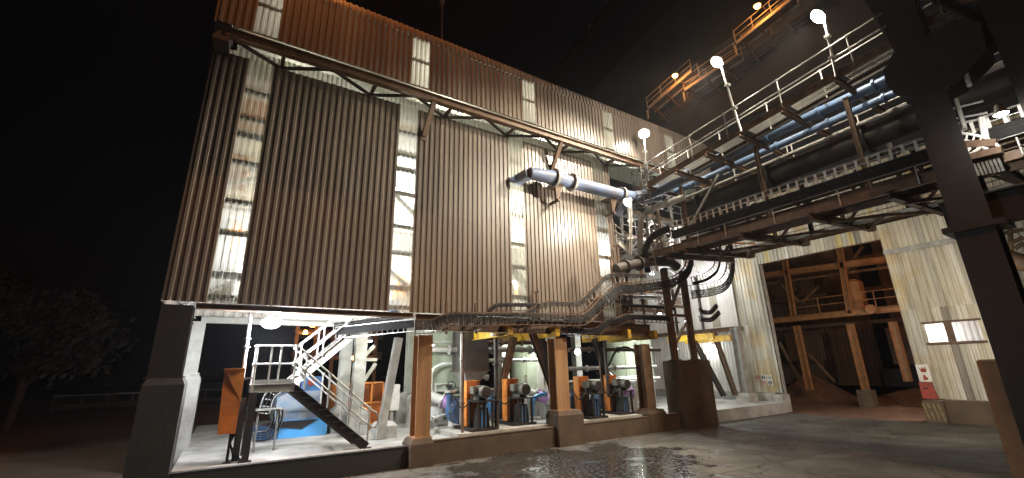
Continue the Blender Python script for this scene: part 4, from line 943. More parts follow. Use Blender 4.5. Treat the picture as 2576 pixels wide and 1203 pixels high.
for i, (p, q, y, m, l) in enumerate((((1570, 650), (1640, 560), 16.4, 'white_paint', 'white diagonal brace behind the lamp post'), ((1665, 520), (1700, 470), 15.4, 'galv', 'pale diagonal brace under the upper walkway'), ((1640, 800), (1690, 720), 16.4, 'rust_steel', 'rusty diagonal brace left of the trestle leg'), ((1690, 650), (1740, 590), 16.6, 'brown_steel', 'brown diagonal brace behind the thick cable ladder'))):
    a_, b_ = PY(*p, y), PY(*q, y); T = thing('brace', l, 'brace', a_, 'braces at the wall end'); MB().bar(a_, b_, .09, .09, (0, 1, 0)).build('bar', m, T)
    for e in (a_, b_): MB().box(e - V((.12, .02, .12)), e + V((.12, .06, .12))).build('gusset', m, T)
for (px, py, y, p, l) in ((1690, 575, 15.9, 420, 'added white lamp brightening the cluster behind the bending pale pipe'), (1640, 690, 17.0, 260, 'added white lamp brightening the cluster behind the thick dark pipe'), (1760, 690, 18.0, 320, 'added white lamp brightening the cluster in front of the pale sheeting'), (1660, 790, 18.4, 200, 'added white lamp brightening the cluster low behind the trestle')):
    q = PY(px, py, y); T = thing('bulkhead_lamp', l, 'lamp', q, 'added lamps brightening the wall end')
    MB().tube(q + V((0, 0, .03)), q + V((0, 0, .14)), .13, 14, .09).build('lamp_housing', 'grey_steel', T); MB().tube(q, q + V((0, 0, .03)), .07, 14, .11).build('lamp_glass', 'lamp_cool', T); MB().tube(q + V((0, 0, .14)), q + V((0, .3, .3)), .02, 6).build('arm', 'grey_steel', T)
    lamp('POINT', 'lamp_light', q - V((0, 0, .1)), p, (.95, .97, 1), T, size=.12)  # added lamps without a known source, brightening the pipe cluster
# ------------------------------------------------------------------ upper walkway and its pipes
XU0, XU1 = 16.6, 17.65
def zu(y): return 11.62 + (13.2 - y) * .105
T = thing('upper_walkway', 'upper grating walkway with pale handrails and dark beams crossing to the right', 'walkway', (17.1, 7, 11))
ya, yb = 13.35, .6
for x in (XU0, XU1): MB().channel((x, ya, zu(ya) - .08), (x, yb, zu(yb) - .08), .07, .24).build('edge_beam', 'brown_steel' if x == XU0 else 'dark_steel', T)
nb = [13.2, 11.5, 9.9, 8.3, 6.6, 4.75, 3.0, 1.2]
for i in range(len(nb) - 1):
    g = MB(); y0, y1 = nb[i] - .1, nb[i + 1] + .1
    k = int((y0 - y1) / .055)
    for j in range(k): y = y0 - (y0 - y1) * (j + .5) / k; g.bar((XU0 + .06, y, zu(y)), (XU1 - .06, y, zu(y)), .012, .04)
    for x in (XU0 + .2, XU0 + .52, XU0 + .84): g.bar((x, y0, zu(y0)), (x, y1, zu(y1)), .012, .03)
    g.build('grating_panel', 'galv', T)
for y in nb: MB().ibeam((XU0 - .15, y, zu(y) - .28), (21.6, y, zu(y) - .28), .14, .2).build('cross_beam', 'brown_steel', T)
top = lambda x, y: V((x, y, zu(y) + 1.1))
rail([top(XU0, ya), top(XU0, yb)], .5, [top(XU0, y - .1) for y in (13.3, 10.7, 8.95, 6.7, 4.3, 2.0)], 'handrail', 'galv', .027, T, False, 1.2)
rail([top(XU1, ya), top(XU1, yb)], .5, [top(XU1, y - .1) for y in (13.3, 11.6, 9.9, 7.7, 5.6, 3.4, 1.4)], 'handrail', 'galv', .027, T, False, 1.2)
# posts from the lower bridge up to the walkway
for (px, py, y, l) in ((1740, 440, 12.2, 0), (1917, 352, 8.4, 0), (2160, 322, 5.0, 0)):
    x = 17.75; q = MB(); q.ibeam((x, y, 8.2), (x, y, zu(y) - .4), .15, .15, (0, 1, 0)); q.build('support_post', 'brown_steel', T)
    MB().ibeam((21.2, y, 8.2), (21.2, y, zu(y) - .4), .15, .15, (0, 1, 0)).build('support_post', 'dark_steel', T)
MB().bar((17.75, 12.2, 9.0), (18.1, 10.4, 11.3), .1, .1).build('brace', 'galv', T)
PG = 'pipes under the upper walkway'
def run(x, z, r, m, label, sl=0.0, y0=13.3, y1=.5, fl=(12, 10.2, 8, 6, 4.2), grp=PG):
    T = thing('process_pipe', label, 'pipe', (x, y0, z), grp)
    MB().tube((x, y0, z), (x, y1, z + (y0 - y1) * sl), r, 20).build('pipe', m, T)
    for y in fl:
        zz = z + (y0 - y) * sl; MB().tube((x, y + .04, zz), (x, y - .04, zz), r * 1.35, 20).build('flange', m, T)
run(18.1, 11.93, .19, 'pipe_blue', 'upper pale blue pipe directly beside the upper walkway', .03)
run(18.75, 11.62, .15, 'pipe_blue', 'lower pale blue pipe, second from the upper walkway', .035)
run(19.3, 11.3, .08, 'pale_steel', 'thin pale pipe below the two blue pipes', .03)
run(19.6, 10.75, .45, 'dark_steel', 'thick dark pipe filling the middle of the bridge', .035, fl=(12.4, 8.8, 5.2))
run(18.4, 9.75, .12, 'dark_steel', 'dark pipe low between the two bridge decks', 0)
run(19.4, 9.45, .2, 'rust_steel', 'rusty pipe low between the two bridge decks', 0)
run(20.4, 9.8, .3, 'dark_steel', 'dark pipe at the back between the decks', .01)
# far railing on the back of the bridge
T = thing('walkway_railing', 'double pale railing along the back of the pipe bridge', 'railing', (20.6, 7, 11))
for y0, y1 in ((11.6, 1.0),):
    rail([(20.6, y0, 12.35), (20.6, y1, 12.75)], .35, [V((20.6, y, 12.35 + (y0 - y) * .038)) for y in (11.0, 8.4, 8.2, 5.6, 3.0)], 'handrail', 'galv', .03, T, False, 1.3)
MB().channel((20.6, 12.5, 10.95), (20.6, 1, 11.3), .08, .22).build('edge_beam', 'dark_steel', T)

# ------------------------------------------------------------------ lower pipe bridge
XB0, XB1, ZB = 17.0, 22.2, 8.1
T = thing('pipe_bridge', 'lower steel pipe bridge with brown edge beam, grating and trusses on a trestle', 'bridge', (19, 8, 3.1))
MB().channel((XB0, 14.9, ZB + .02), (XB0, .4, ZB - .02), .09, .3).build('edge_beam', 'brown_steel', T)
MB().channel((XB0 + 1.1, 14.9, ZB + .02), (XB0 + 1.1, .4, ZB - .02), .09, .26).build('edge_beam', 'rust_steel', T)
MB().channel((XB1, 13.2, ZB + .35), (XB1, .4, ZB + .35), .1, .3).build('edge_beam', 'rust_steel', T)
yb_ = [14.6, 12.9, 11.9, 9.25, 6.65, 4.35, 2.0]
for i in range(len(yb_) - 1):
    g = MB(); y0, y1 = yb_[i] - .08, yb_[i + 1] + .08; k = int((y0 - y1) / .06)
    for j in range(k): y = y0 - (y0 - y1) * (j + .5) / k; g.bar((XB0 + .08, y, ZB + .1), (XB0 + 1.04, y, ZB + .1), .012, .04)
    for x in (.3, .6, .9): g.bar((XB0 + x, y0, ZB + .1), (XB0 + x, y1, ZB + .1), .012, .03)
    g.build('grating_panel', 'galv', T)
    g = MB()
    for j in range(k): y = y0 - (y0 - y1) * (j + .5) / k; g.bar((XB1 - .8, y, ZB + .4), (XB1 - .06, y, ZB + .4), .012, .04)
    for x in (.2, .6): g.bar((XB1 - x, y0, ZB + .4), (XB1 - x, y1, ZB + .4), .012, .03)
    if y0 < 13: g.build('grating_panel', 'galv', T)
for i, y in enumerate(yb_[1:]):
    MB().ibeam((XB0 - .1, y, ZB - .25), (XB1 + .35, y, ZB + .18), .2, .28).build('cross_beam', 'rust_steel', T)
    if i:
        k = MB(); k.prism([(XB1 + .02, y - .1, ZB - .02), (XB1 + .45, y - .1, ZB + .1), (XB1 + .45, y - .1, ZB + .32), (XB1 - .4, y - .1, ZB + .3)], (0, .2, 0)); k.build('beam_end', 'rust_steel', T)
for i in range(1, len(yb_) - 1):
    y0, y1 = yb_[i], yb_[i + 1]; ym = (y0 + y1) / 2
    MB().bar((XB0 + 1.1, y0, ZB - .3), ((XB0 + XB1) / 2 + .4, ym, ZB - .02), .1, .1).build('plan_brace', 'rust_steel', T)
    MB().bar(((XB0 + XB1) / 2 + .4, ym, ZB - .02), (XB1 - .2, y1, ZB + .08), .1, .1).build('plan_brace', 'brown_steel', T)
    MB().bar((XB1 - .2, y0, ZB + .06), ((XB0 + XB1) / 2 + .4, ym, ZB - .06), .1, .1).build('plan_brace', 'rust_steel', T)
    # vertical truss in mid-width
    MB().bar((19.7, y0, ZB - .2), (19.7, ym, ZB + 1.0), .09, .09).build('truss_diagonal', 'rust_steel', T); MB().bar((19.7, ym, ZB + 1.0), (19.7, y1, ZB - .2), .09, .09).build('truss_diagonal', 'dark_steel', T)
    MB().bar((19.7, y0, ZB - .2), (19.7, y0, ZB + 1.0), .12, .12, (0, 1, 0)).build('truss_post', 'brown_steel', T)
MB().ibeam((19.7, 14, ZB + 1.05), (19.7, .6, ZB + 1.05), .16, .18).build('truss_chord', 'rust_steel', T)
rt = lambda y: V((XB0, y, ZB + 1.06))
rail([rt(14.7), rt(.4)], .46, [rt(y) for y in (14.6, 12.6, 11.2, 9.9, 7.9, 5.7, 3.6, 1.5)], 'handrail', 'galv', .025, T, False, 1.2)
rail([(XB1, 13, ZB + 1.3), (XB1, .4, ZB + 1.3)], .5, [(XB1, y, ZB + 1.3) for y in (12.5, 9.9, 7.3, 4.8, 2.2)], 'handrail', 'grey_steel', .025, T, False, 1.2)
# trestle legs on the tall block
for x, y in ((18.55, 14.45), (20.05, 14.45)):
    l_ = MB(); l_.tube((x, y, 3.08), (x, y, ZB - .4), .19, 18); l_.tube((x, y, 3.08), (x, y, 3.13), .32, 18); l_.build('trestle_leg', 'rust_steel', T)
MB().bar((18.55, 14.45, 5.4), (20.05, 14.45, 7.4), .12, .12).build('trestle_brace', 'rust_steel', T)
MB().bar((20.05, 14.5, 5.2), (18.55, 14.5, 3.6), .12, .12).build('trestle_brace', 'galv', T)
MB().bar((18.55, 14.45, 5.3), (20.05, 14.45, 5.3), .14, .14).build('trestle_brace', 'rust_steel', T)
b_ = MB(); b_.box((18.4, 14.0, .004), (20.65, 15.1, 3.04)); b_.box((18.43, 14.03, 3.04), (20.62, 15.07, 3.08))
tag(b_.build('concrete_block', 'stained_concrete'), 'tall brown stained concrete block carrying the trestle legs', 'concrete block')
# cable ladder along the near edge with black cables
cl = ladder([V((XB0 - .12, y, ZB + .82)) for y in (12.4, 7, .4)], 0, .78, 'grey_steel', .31, 'cable_ladder', 'long cable ladder of pale rungs with black cables along the bridge edge', 'cable ladder', 11, (.5, 1.0), plane='X', rung_m='white_paint', cr=.02, rw=.075)
pts = [V((XB0 - .12, 12.5, ZB + .82)), V((XB0 - .1, 13.5, ZB + .72)), V((XB0 - .1, 14.0, ZB + .2)), V((XB0 + .1, 14.05, ZB - .8))]
ladder(pts, 0, .7, 'grey_steel', .28, 'cable_ladder', 'curved end of the bridge cable ladder turning down at the wall', 'cable ladder', 9, (.5, 1.0), plane='X', smooth=.8, rung_m='galv', cr=.024)
# pale pipes under the deck seen through the trusses
for i, (x, z) in enumerate(((18.5, 8.22), (18.9, 8.28), (20.6, 8.2), (21.0, 8.25))):
    run(x, z, .07, 'white_paint', ['thin white pipe in the bridge floor nearest the grating', 'thin white pipe in the bridge floor, second from the grating', 'thin white pipe in the bridge floor, second from the back edge', 'thin white pipe in the bridge floor nearest the back edge'][i], 0, 12.5, .5, (9.6, 6.4), 'pipes in the bridge floor')
# stair and rails at the wall end, pale in the lamp light
T = thing('access_stair', 'small white railed stair by the lamp post at the end of the main wall', 'stair', (16, 15.2, 7.5))
a_, b_ = PY(1555, 610, 15.2), PY(1612, 655, 15.2)
for y in (15.2, 16.0): MB().bar((a_.x, y, a_.z), (b_.x, y, b_.z - .1), .06, .22).build('stringer', 'white_paint', T)
for i in range(6): p = V((a_.x, 0, a_.z)).lerp(V((b_.x, 0, b_.z)), (i + .5) / 6); MB().box((p.x - .12, 15.23, p.z), (p.x + .12, 15.97, p.z + .03)).build('tread', 'galv', T)
for y in (15.18, 16.02):
    tp = [V((a_.x - .3, y, a_.z + 1.0)), V((b_.x, y, b_.z + 1.0))]; rail(tp, .35, [tp[0].lerp(tp[1], f) for f in (.1, .5, .95)], 'handrail', 'white_paint', .028, T, False, 1.0)

# ------------------------------------------------------------------ dark trestle in the right foreground
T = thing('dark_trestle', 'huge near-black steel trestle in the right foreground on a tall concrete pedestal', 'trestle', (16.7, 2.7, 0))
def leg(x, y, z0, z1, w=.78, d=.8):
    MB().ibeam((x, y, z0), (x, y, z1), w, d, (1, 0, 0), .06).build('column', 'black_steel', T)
leg(16.72, 2.72, .01, 17)
pd = MB(); pd.box((16.45, 1.9, .004), (17.7, 3.49, 2.8)); pd.frustum((17.07, 2.69, 2.8), 1.25, 1.6, 1.17, 1.52, .04); pd.build('pedestal', 'lit_concrete', T)
y2 = PX(2500, 100, 16.3).y
leg(16.72, y2 - .55, 2.84, 18, 1.1, .9)
pd = MB(); pd.box((16.2, y2 - 1.3, .004), (17.5, y2 + .3, 2.8)); pd.build('pedestal', 'unlit_concrete', T)
za, zb_ = PX(2480, 560, 16.2).z, PX(2480, 478, 16.2).z
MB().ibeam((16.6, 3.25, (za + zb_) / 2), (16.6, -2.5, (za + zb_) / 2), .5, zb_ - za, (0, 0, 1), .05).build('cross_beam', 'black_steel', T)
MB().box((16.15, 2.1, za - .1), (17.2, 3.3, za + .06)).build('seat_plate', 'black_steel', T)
# node with gusset plates
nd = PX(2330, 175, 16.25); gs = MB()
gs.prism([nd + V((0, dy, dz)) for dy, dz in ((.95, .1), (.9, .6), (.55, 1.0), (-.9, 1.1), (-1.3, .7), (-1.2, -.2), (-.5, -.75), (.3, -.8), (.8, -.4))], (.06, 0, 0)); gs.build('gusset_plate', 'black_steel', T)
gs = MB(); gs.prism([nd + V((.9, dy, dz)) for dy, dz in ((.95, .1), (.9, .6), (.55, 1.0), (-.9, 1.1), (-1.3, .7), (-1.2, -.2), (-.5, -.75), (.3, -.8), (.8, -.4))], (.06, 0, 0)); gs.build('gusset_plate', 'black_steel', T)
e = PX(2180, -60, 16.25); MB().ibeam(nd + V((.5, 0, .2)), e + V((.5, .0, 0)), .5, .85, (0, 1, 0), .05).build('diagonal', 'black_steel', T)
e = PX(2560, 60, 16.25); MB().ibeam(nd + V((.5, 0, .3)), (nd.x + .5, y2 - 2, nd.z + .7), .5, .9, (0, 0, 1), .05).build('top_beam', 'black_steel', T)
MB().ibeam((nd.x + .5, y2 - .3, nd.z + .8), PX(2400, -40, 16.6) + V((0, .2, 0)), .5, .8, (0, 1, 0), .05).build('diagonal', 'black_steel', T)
# platform, railings and arched cable ladder glimpsed between the dark columns
T = thing('far_platform', 'railed platform with pale pipes seen between the two dark columns', 'platform', (21, 2.5, 9))
Xg = 16.8
def pg(x, y): return PX(2189.6 + x * .4459 / 1.0, y * .4459, Xg)   # crop of the upper right corner
def k4(x, y): return PX((3400 + x / 2.4067) / 1.5528, (y / 2.4067) / 1.5528, Xg)
for i, (p, q) in enumerate((((700, 1040), (1060, 950)), ((720, 1130), (1100, 1060)), ((740, 1180), (1110, 1105)))):
    MB().tube(k4(*p), k4(*q), .035, 8).build('rail', 'galv', T)
MB().tube(k4(800, 935), k4(885, 1210), .06, 8).build('post', 'galv', T)
MB().tube(k4(865, 600), k4(935, 810), .06, 8).build('post', 'white_paint', T)
for i, (p, q) in enumerate((((690, 665), (850, 615)), ((650, 810), (810, 760)), ((690, 660), (720, 830)), ((785, 640), (810, 760)))):
    MB().tube(k4(*p), k4(*q), .03, 8).build('frame_bar', 'rust_steel', T)
for d in (0, 28): MB().tube(k4(1030 + d, 1105), k4(1085 + d, 1400), .05, 8).build('riser', 'white_paint', T)
MB().bar(k4(720, 1330 + 50), k4(1190, 1290 + 60), .3, .2).build('deck_beam', 'rust_steel', T)
c_ = PX(2405, 400, 21.5)
def k5(x, y): return PX((3200 + x / 1.7188) / 1.5528, (y / 1.7188) / 1.5528, 16.7)
ar = smooth_path([k5(900, 890), k5(1010, 900), k5(1130, 930), k5(1210, 990)], 6, 1.2)
ar2 = smooth_path([k5(910, 940), k5(1000, 950), k5(1090, 980), k5(1160, 1030)], 6, 1.2)
T2 = thing('arched_cable_ladder', 'pale arched cable ladder between the two dark columns', 'cable ladder', ar[0])
MB().path(ar, .04, 8).build('outer_rail', 'white_paint', T2); MB().path(ar2, .05, 8).build('inner_rail', 'white_paint', T2)
for i in range(0, len(ar), 3): MB().tube(ar[i], ar2[min(i, len(ar2) - 1)], .025, 6).build('rung', 'white_paint', T2)
for p, q in (((920, 950), (1000, 1040)), ((1090, 985), (1000, 1050)), ((1020, 985), (950, 1060))): MB().tube(k5(*p), k5(*q), .05, 8).build('strut', 'white_paint', T2)
g = MB(); g.bar(k5(960, 1075), k5(1230, 1010), .3, .18); g.build('support_beam', 'rust_steel', T2)
for i in range(9): p = k5(985 + i * 27, 1110 - i * 6); MB().bar(p, p + V((.1, 0, -.35)), .08, .05, (0, 1, 0)).build('slat', 'grey_steel', T2)
# sagging cable loop and fan of struts right of the dark column
def k6(x, y, X): return PX((3650 + x / 1.5029) / 1.5528, (700 + y / 1.5029) / 1.5528, X)
T = thing('cable_reel', 'brown curved cable trough with fanned struts right of the foreground column', 'cable trough', k6(420, 430, 23))
MB().path(smooth_path([k6(330, 300, 23), k6(345, 400, 23), k6(430, 470, 23), k6(560, 500, 23)], 8, 1.5), .3, 14).build('trough', 'rust_steel', T)
for (a, b_) in (((350, 240), (480, 230)), ((400, 320), (526, 295)), ((440, 380), (526, 340)), ((470, 410), (526, 370)), ((350, 270), (430, 265)), ((440, 180), (450, 420))): MB().tube(k6(*a, 23), k6(*b_, 23), .07, 8).build('strut', 'brown_steel', T)
MB().tube(k6(440, 480, 23.4), k6(420, 640, 23.4), .2, 10).build('leg', 'rust_steel', T)

q = PX(2520, 290, 15.9); T = thing('added_platform_lamp', 'added white lamp brightening the arched cable ladder near the rightmost dark column', 'lamp', q)
MB().tube(q + V((0, 0, .04)), q + V((0, 0, .3)), .15, 14, .07).build('lamp_housing', 'dark_steel', T); MB().tube(q, q + V((0, 0, .04)), .1, 14, .14).build('lamp_glass', 'lamp_white', T); MB().tube(q + V((0, 0, .3)), q + V((.6, 0, .5)), .025, 6).build('arm', 'grey_steel', T)
lamp('POINT', 'lamp_light', q - V((0, 0, .1)), 110, (1, .95, .85), T, size=.12)  # added lamp with no known source, so the arched ladder shows in the dark
# ------------------------------------------------------------------ old clad hall with the big doorway
XD = 28.7
D = thing('old_hall', 'old streaked sheet-metal hall with a tall open doorway and pale panels', 'building', (XD, 10, 0))
def dsheet(y0, y1, z0, z1, name='wall_cladding', m='old_clad', x=XD, pitch=.22, d=.035):
    return MB().corr((x, y1), (x, y0), z0, z1, (-1, 0), pitch, d).build(name, m, D)
dsheet(14.85, 17.15, 1.1, 5.2); dsheet(14.85, 17.15, 5.12, 12.6, x=XD - .03)
dsheet(8.2, 14.9, 9.08, 13.4, 'door_header')
dsheet(5.0, 8.25, 1.05, 3.5); 
ZWn0, ZWn1 = 3.63, 4.52
dsheet(7.5, 8.25, 3.46, 8.3, x=XD - .03); dsheet(5.6, 7.52, 4.55, 8.3, x=XD - .03); dsheet(5.0, 5.62, 3.46, 8.3, x=XD - .03); dsheet(5.0, 8.25, 8.2, 13.4, x=XD - .06)
dsheet(-8, 5.02, 1.05, 13.4)
for z in (3.57, 4.56): MB().box((XD - .09, 5.5, z - .05), (XD - .045, 7.6, z + .05)).build('flashing', 'rust_steel', D)
MB().box((XD - .13, 4.9, 8.18), (XD - .1, 8.27, 8.42)).build('flashing', 'grey_steel', D)
w_ = MB().corr((XD - .02, 7.5), (XD - .02, 5.62), ZWn0, ZWn1, (-1, 0), .2, .03).build('window', 'sheet', D)
MB().box((XD - .08, 6.5, ZWn0), (XD - .05, 6.78, ZWn1)).build('mullion', 'rust_steel', w_)
MB().corr((XD - .25, 26), (XD - .25, 16.75), 5.25, 12.6, (-1, 0), .17, .03).build('new_cladding', 'pale_clad', D)
MB().ibeam((XD - .2, 26, 5.1), (XD - .2, 16.6, 5.1), .25, .24).build('sheeting_rail', 'brown_steel', D)
sv = MB().corr((XD - .29, 18.6), (XD - .29, 18.0), 5.3, 8.2, (-1, 0), .17, .03).build('rooflight_strip', 'sheet', D)
MB().corr((XD, 27), (XD, 17.1), 1.1, 5.0, (-1, 0), .22, .035).build('wall_cladding', 'pale_clad', D)
bs = MB(); bs.box((XD - .12, 17.0, .004), (XD + .35, 27, 1.1)); bs.build('base_wall', 'concrete', D)
bs = MB(); bs.box((XD - .1, 15.25, .004), (XD + .35, 17.0, 1.08)); bs.box((XD - .35, 14.75, .004), (XD + .5, 15.25, 1.0)); bs.build('base_wall', 'concrete', D)
bs = MB(); bs.box((XD - .15, -8, .004), (XD + .35, 7.55, 1.02)); bs.box((XD - .35, 7.55, .004), (XD + .5, 8.3, .98)); bs.build('base_wall', 'stained_concrete', D)
for i in range(4):
    q = MB(); q.prism([(XD - .354, 7.6 + i * .18, .12), (XD - .354, 7.68 + i * .18, .12), (XD - .354, 7.78 + i * .18, .85), (XD - .354, 7.70 + i * .18, .85)], (-.002, 0, 0)); q.build('hazard_stripe', 'faded_yellow', D)
MB().ibeam((XD + .12, 14.9, 1.0), (XD + .12, 14.9, 9.2), .3, .3, (0, 1, 0)).build('door_post', 'grey_steel', D)
MB().ibeam((XD + .12, 8.15, 1.0), (XD + .12, 8.15, 9.2), .25, .25, (0, 1, 0)).build('door_post', 'rust_steel', D)
MB().ibeam((XD + .12, 15, 9.2), (XD + .12, 8, 9.2), .2, .3).build('door_lintel', 'rust_steel', D)
# inside: frames, walkway, tank, far sheeting
XI = 35.0
def pi(x, y, X=XI): return PX(x, y, X)
def ibar(a, b_, w, h, m='brown_steel', nm='frame_beam', X=XI, up=(0, 0, 1)):
    MB().ibeam(pi(*a, X), pi(*b_, X), w, h, up).build(nm, m, D)
M['orange_steel'] = mat('orange_brown_steel', (.30, .15, .06), .6, 0, .4, (.14, .07, .03), 3)
ibar((1925, 693), (2236, 652), .3, .42, 'orange_steel'); ibar((1925, 715), (2240, 672), .2, .15, 'brown_steel', X=36.5)
zw = (pi(1945, 802).z + pi(2265, 782).z) / 2
MB().ibeam((XI, pi(1945, 800).y + 1, zw), (XI, pi(2265, 782).y - 6, zw), .3, .4).build('walkway_beam', 'orange_steel', D)
MB().box((XI + .1, pi(1945, 800).y + 1, zw + .2), (XI + 1.3, 4, zw + .24)).build('walkway_floor', 'brown_steel', D)
for px, pt, pb in ((1972, 640, 795), (2108, 600, 788)): ibar((px, pt), (px + (pb - pt) * .16, pb), .36, .3, 'orange_steel', 'upper_column', up=(0, 1, 0))
for px, pt, pb in ((2004, 820, 982), (2138, 815, 985), (2245, 810, 960)): ibar((px, pt), (px + (pb - pt) * (px - 1203) / 3850, pb), .38, .36, 'orange_steel', 'lower_column', XI - .2, (0, 1, 0))
q = pi(2178, 985, XI - .2); MB().box((q.x - .35, q.y - .4, .004), (q.x + .35, q.y + .4, q.z + .1)).build('column_foot', 'stained_concrete', D)
yr0, yr1 = pi(2000, 780).y, pi(2268, 760).y - 2
rail([(XI - .1, yr0, zw + 1.25), (XI - .1, yr1, zw + 1.25)], .5, [(XI - .1, yr0 + (yr1 - yr0) * f, zw + 1.25) for f in (0, .2, .4, .6, .8, 1)], 'inner_handrail', 'orange_steel', .03, D, False, 1.1)
q = pi(2157, 780, 37); MB().tube((37.2, q.y, zw + .3), (37.2, q.y, zw + 2.3), .62, 24).tube((37.2, q.y, zw + 2.3), (37.2, q.y, zw + 2.5), .62, 24, .3).build('inner_tank', 'orange_steel', D)
q = pi(2190, 778, XI - .35); MB().tube(q, q + V((.15, 0, 0)), .3, 20).build('round_bracket', 'orange_steel', D)
for (a, b_, X, w) in (((1950, 700), (2010, 760), 38, .18), ((2170, 620), (2120, 690), 38, .18), ((2035, 890), (2100, 960), 38, .14), ((2020, 760), (2060, 720), 38, .14), ((1960, 860), (2015, 960), 37, .16)):
    MB().bar(pi(*a, X), pi(*b_, X), w, w, (1, 0, 0)).build('brace', 'brown_steel', D)
for z in (5.6, 8.0, 10.4): MB().ibeam((40, 24, z), (40, 2, z), .2, .25).build('frame_beam', 'rust_steel', D)
MB().corr((44, 27), (44, 14.7), .9, 14, (-1, 0), .3, .04).build('inner_wall', 'inner_clad', D)
MB().corr((44, 13.4), (44, -6), .9, 14, (-1, 0), .3, .04).build('inner_wall', 'inner_clad', D)
pz = zw - .6
MB().corr((41, 20.2), (41, 17.3), pz - 2.4, pz - .3, (-1, 0), .25, .04).build('inner_panel', 'inner_clad', D)
MB().corr((41, 13), (41, 7.5), pz - 2.8, pz - .2, (-1, 0), .25, .04).build('inner_panel', 'inner_clad', D)
MB().corr((44, 27), (28.9, 27), 1, 14, (0, -1), .3, .04).build('inner_wall', 'inner_clad', D)
MB().add([(28.5, -8, 13.45), (45, -8, 13.45), (45, 27.2, 13.45), (28.5, 27.2, 13.45)], [(0, 1, 2, 3)]).build('roof', 'dark_steel', D)
MB().box((43.0, 14.5, 0.9), (43.4, 5, 2.2)).build('low_wall', 'black', D)
# dust heaps on the hall floor
def heap(x, y, rx, ry, h, label):
    mb = MB(); n, mrings = 40, 12; vs = [V((x, y, h))]
    for r_ in range(1, mrings + 1):
        f = r_ / mrings
        for i in range(n):
            t = 2 * math.pi * i / n; k = 1 + .18 * mnoise.noise(V((math.cos(t) * 1.7 + x, math.sin(t) * 1.7 + y, 0)))
            px_, py_ = x + rx * f * k * math.cos(t), y + ry * f * k * math.sin(t)
            z = h * (1 - f) ** 1.15 + .09 * mnoise.noise(V((px_ * 2.1, py_ * 2.1, 0))) * (1 - f * .7)
            vs.append(V((px_, py_, max(z, .004) if r_ < mrings else .003)))
    fs = [(0, 1 + i, 1 + (i + 1) % n) for i in range(n)] + [(1 + (r_-1)*n + i, 1 + r_*n + i, 1 + r_*n + (i+1) % n, 1 + (r_-1)*n + (i+1) % n) for r_ in range(1, mrings) for i in range(n)]
    mb.add(vs, fs, True); return tag(mb.build('dust_heap', 'dust'), label, 'heap', 'heaps inside the hall')
heap(39.5, 18.2, 3.2, 3.0, 2.1, 'brown heap of loose material between the hall columns'); heap(40.5, 12.0, 3.0, 3.6, 1.0, 'low brown heap of loose material at the right of the hall'); heap(33.5, 11, 2.6, 2.4, .25, 'flat spread of brown dust inside the doorway')
g = MB(); g.add([(XD - .3, 7, .006), (44, 5, .006), (44, 27, .006), (XD + .2, 16, .006), (XD - .9, 12, .006)], [(0, 1, 2, 3, 4)]); struct(g, 'hall_floor', 'dust', 'brown dusty floor inside the old hall', 'floor')
# lamps of the hall
for (x, y, z, p, l) in ((31.6, 6.2, 8.2, 620, 'sodium floodlight inside the hall behind the right door panel'), (38.5, 12.5, 12.6, 60, 'sodium lamp under the hall roof')):
    T = thing('hall_lamp', l, 'lamp', (x, y, z), 'lamps of the old hall'); MB().tube((x, y, z + .04), (x, y, z + .4), .2, 14, .08).build('lamp_housing', 'dark_steel', T); MB().tube((x, y, z), (x, y, z + .04), .15, 14, .19).build('lamp_glass', 'lamp_sodium', T); lamp('POINT', 'lamp_light', (x, y, z - .1), p, SOD, T, size=.15)
q = PX(2372, 835, XD + 1.2); T = thing('hall_lamp', 'bright lamp behind the two-pane window of the hall', 'lamp', q, 'lamps of the old hall'); MB().tube(q, q + V((0, 0, .3)), .14, 14, .06).build('lamp_housing', 'dark_steel', T); MB().tube(q - V((0, 0, .04)), q, .1, 14, .13).build('lamp_glass', 'lamp_white', T); lamp('POINT', 'lamp_light', q - V((0, 0, .12)), 520, (.95, .95, 1), T, size=.12)

# ------------------------------------------------------------------ signs
def zs(x, y): return ((2900 + x / 3.437) / 1.5528, (1250 + y / 3.437) / 1.5528)
def disc(mb, c, r, x, n=18, k=1.0): return mb.prism([(x, c[0] + r * math.cos(t), c[1] + r * k * math.sin(t)) for t in [2 * math.pi * i / n for i in range(n)]], (-.002, 0, 0))
def ring(mb, c, r, w, x, n=20):
    for i in range(n):
        t0, t1 = 2 * math.pi * i / n, 2 * math.pi * (i + 1) / n
        mb.prism([(x, c[0] + rr * math.cos(t), c[1] + rr * math.sin(t)) for rr, t in ((r, t0), (r, t1), (r - w, t1), (r - w, t0))], (-.002, 0, 0))
    return mb
M['sign_pink'] = mat('faded_pink_board', (.62, .42, .36), .5, 0, .2); M['sign_white'] = mat('white_board', (.7, .7, .66), .5, 0, .2); M['sign_dark'] = mat('dark_print', (.03, .035, .05), .6, 0, .2); M['sign_maroon'] = mat('maroon_print', (.16, .03, .06), .6, 0, .2)
SG = 'square safety signs by the doorway'
xs_ = XD - .09
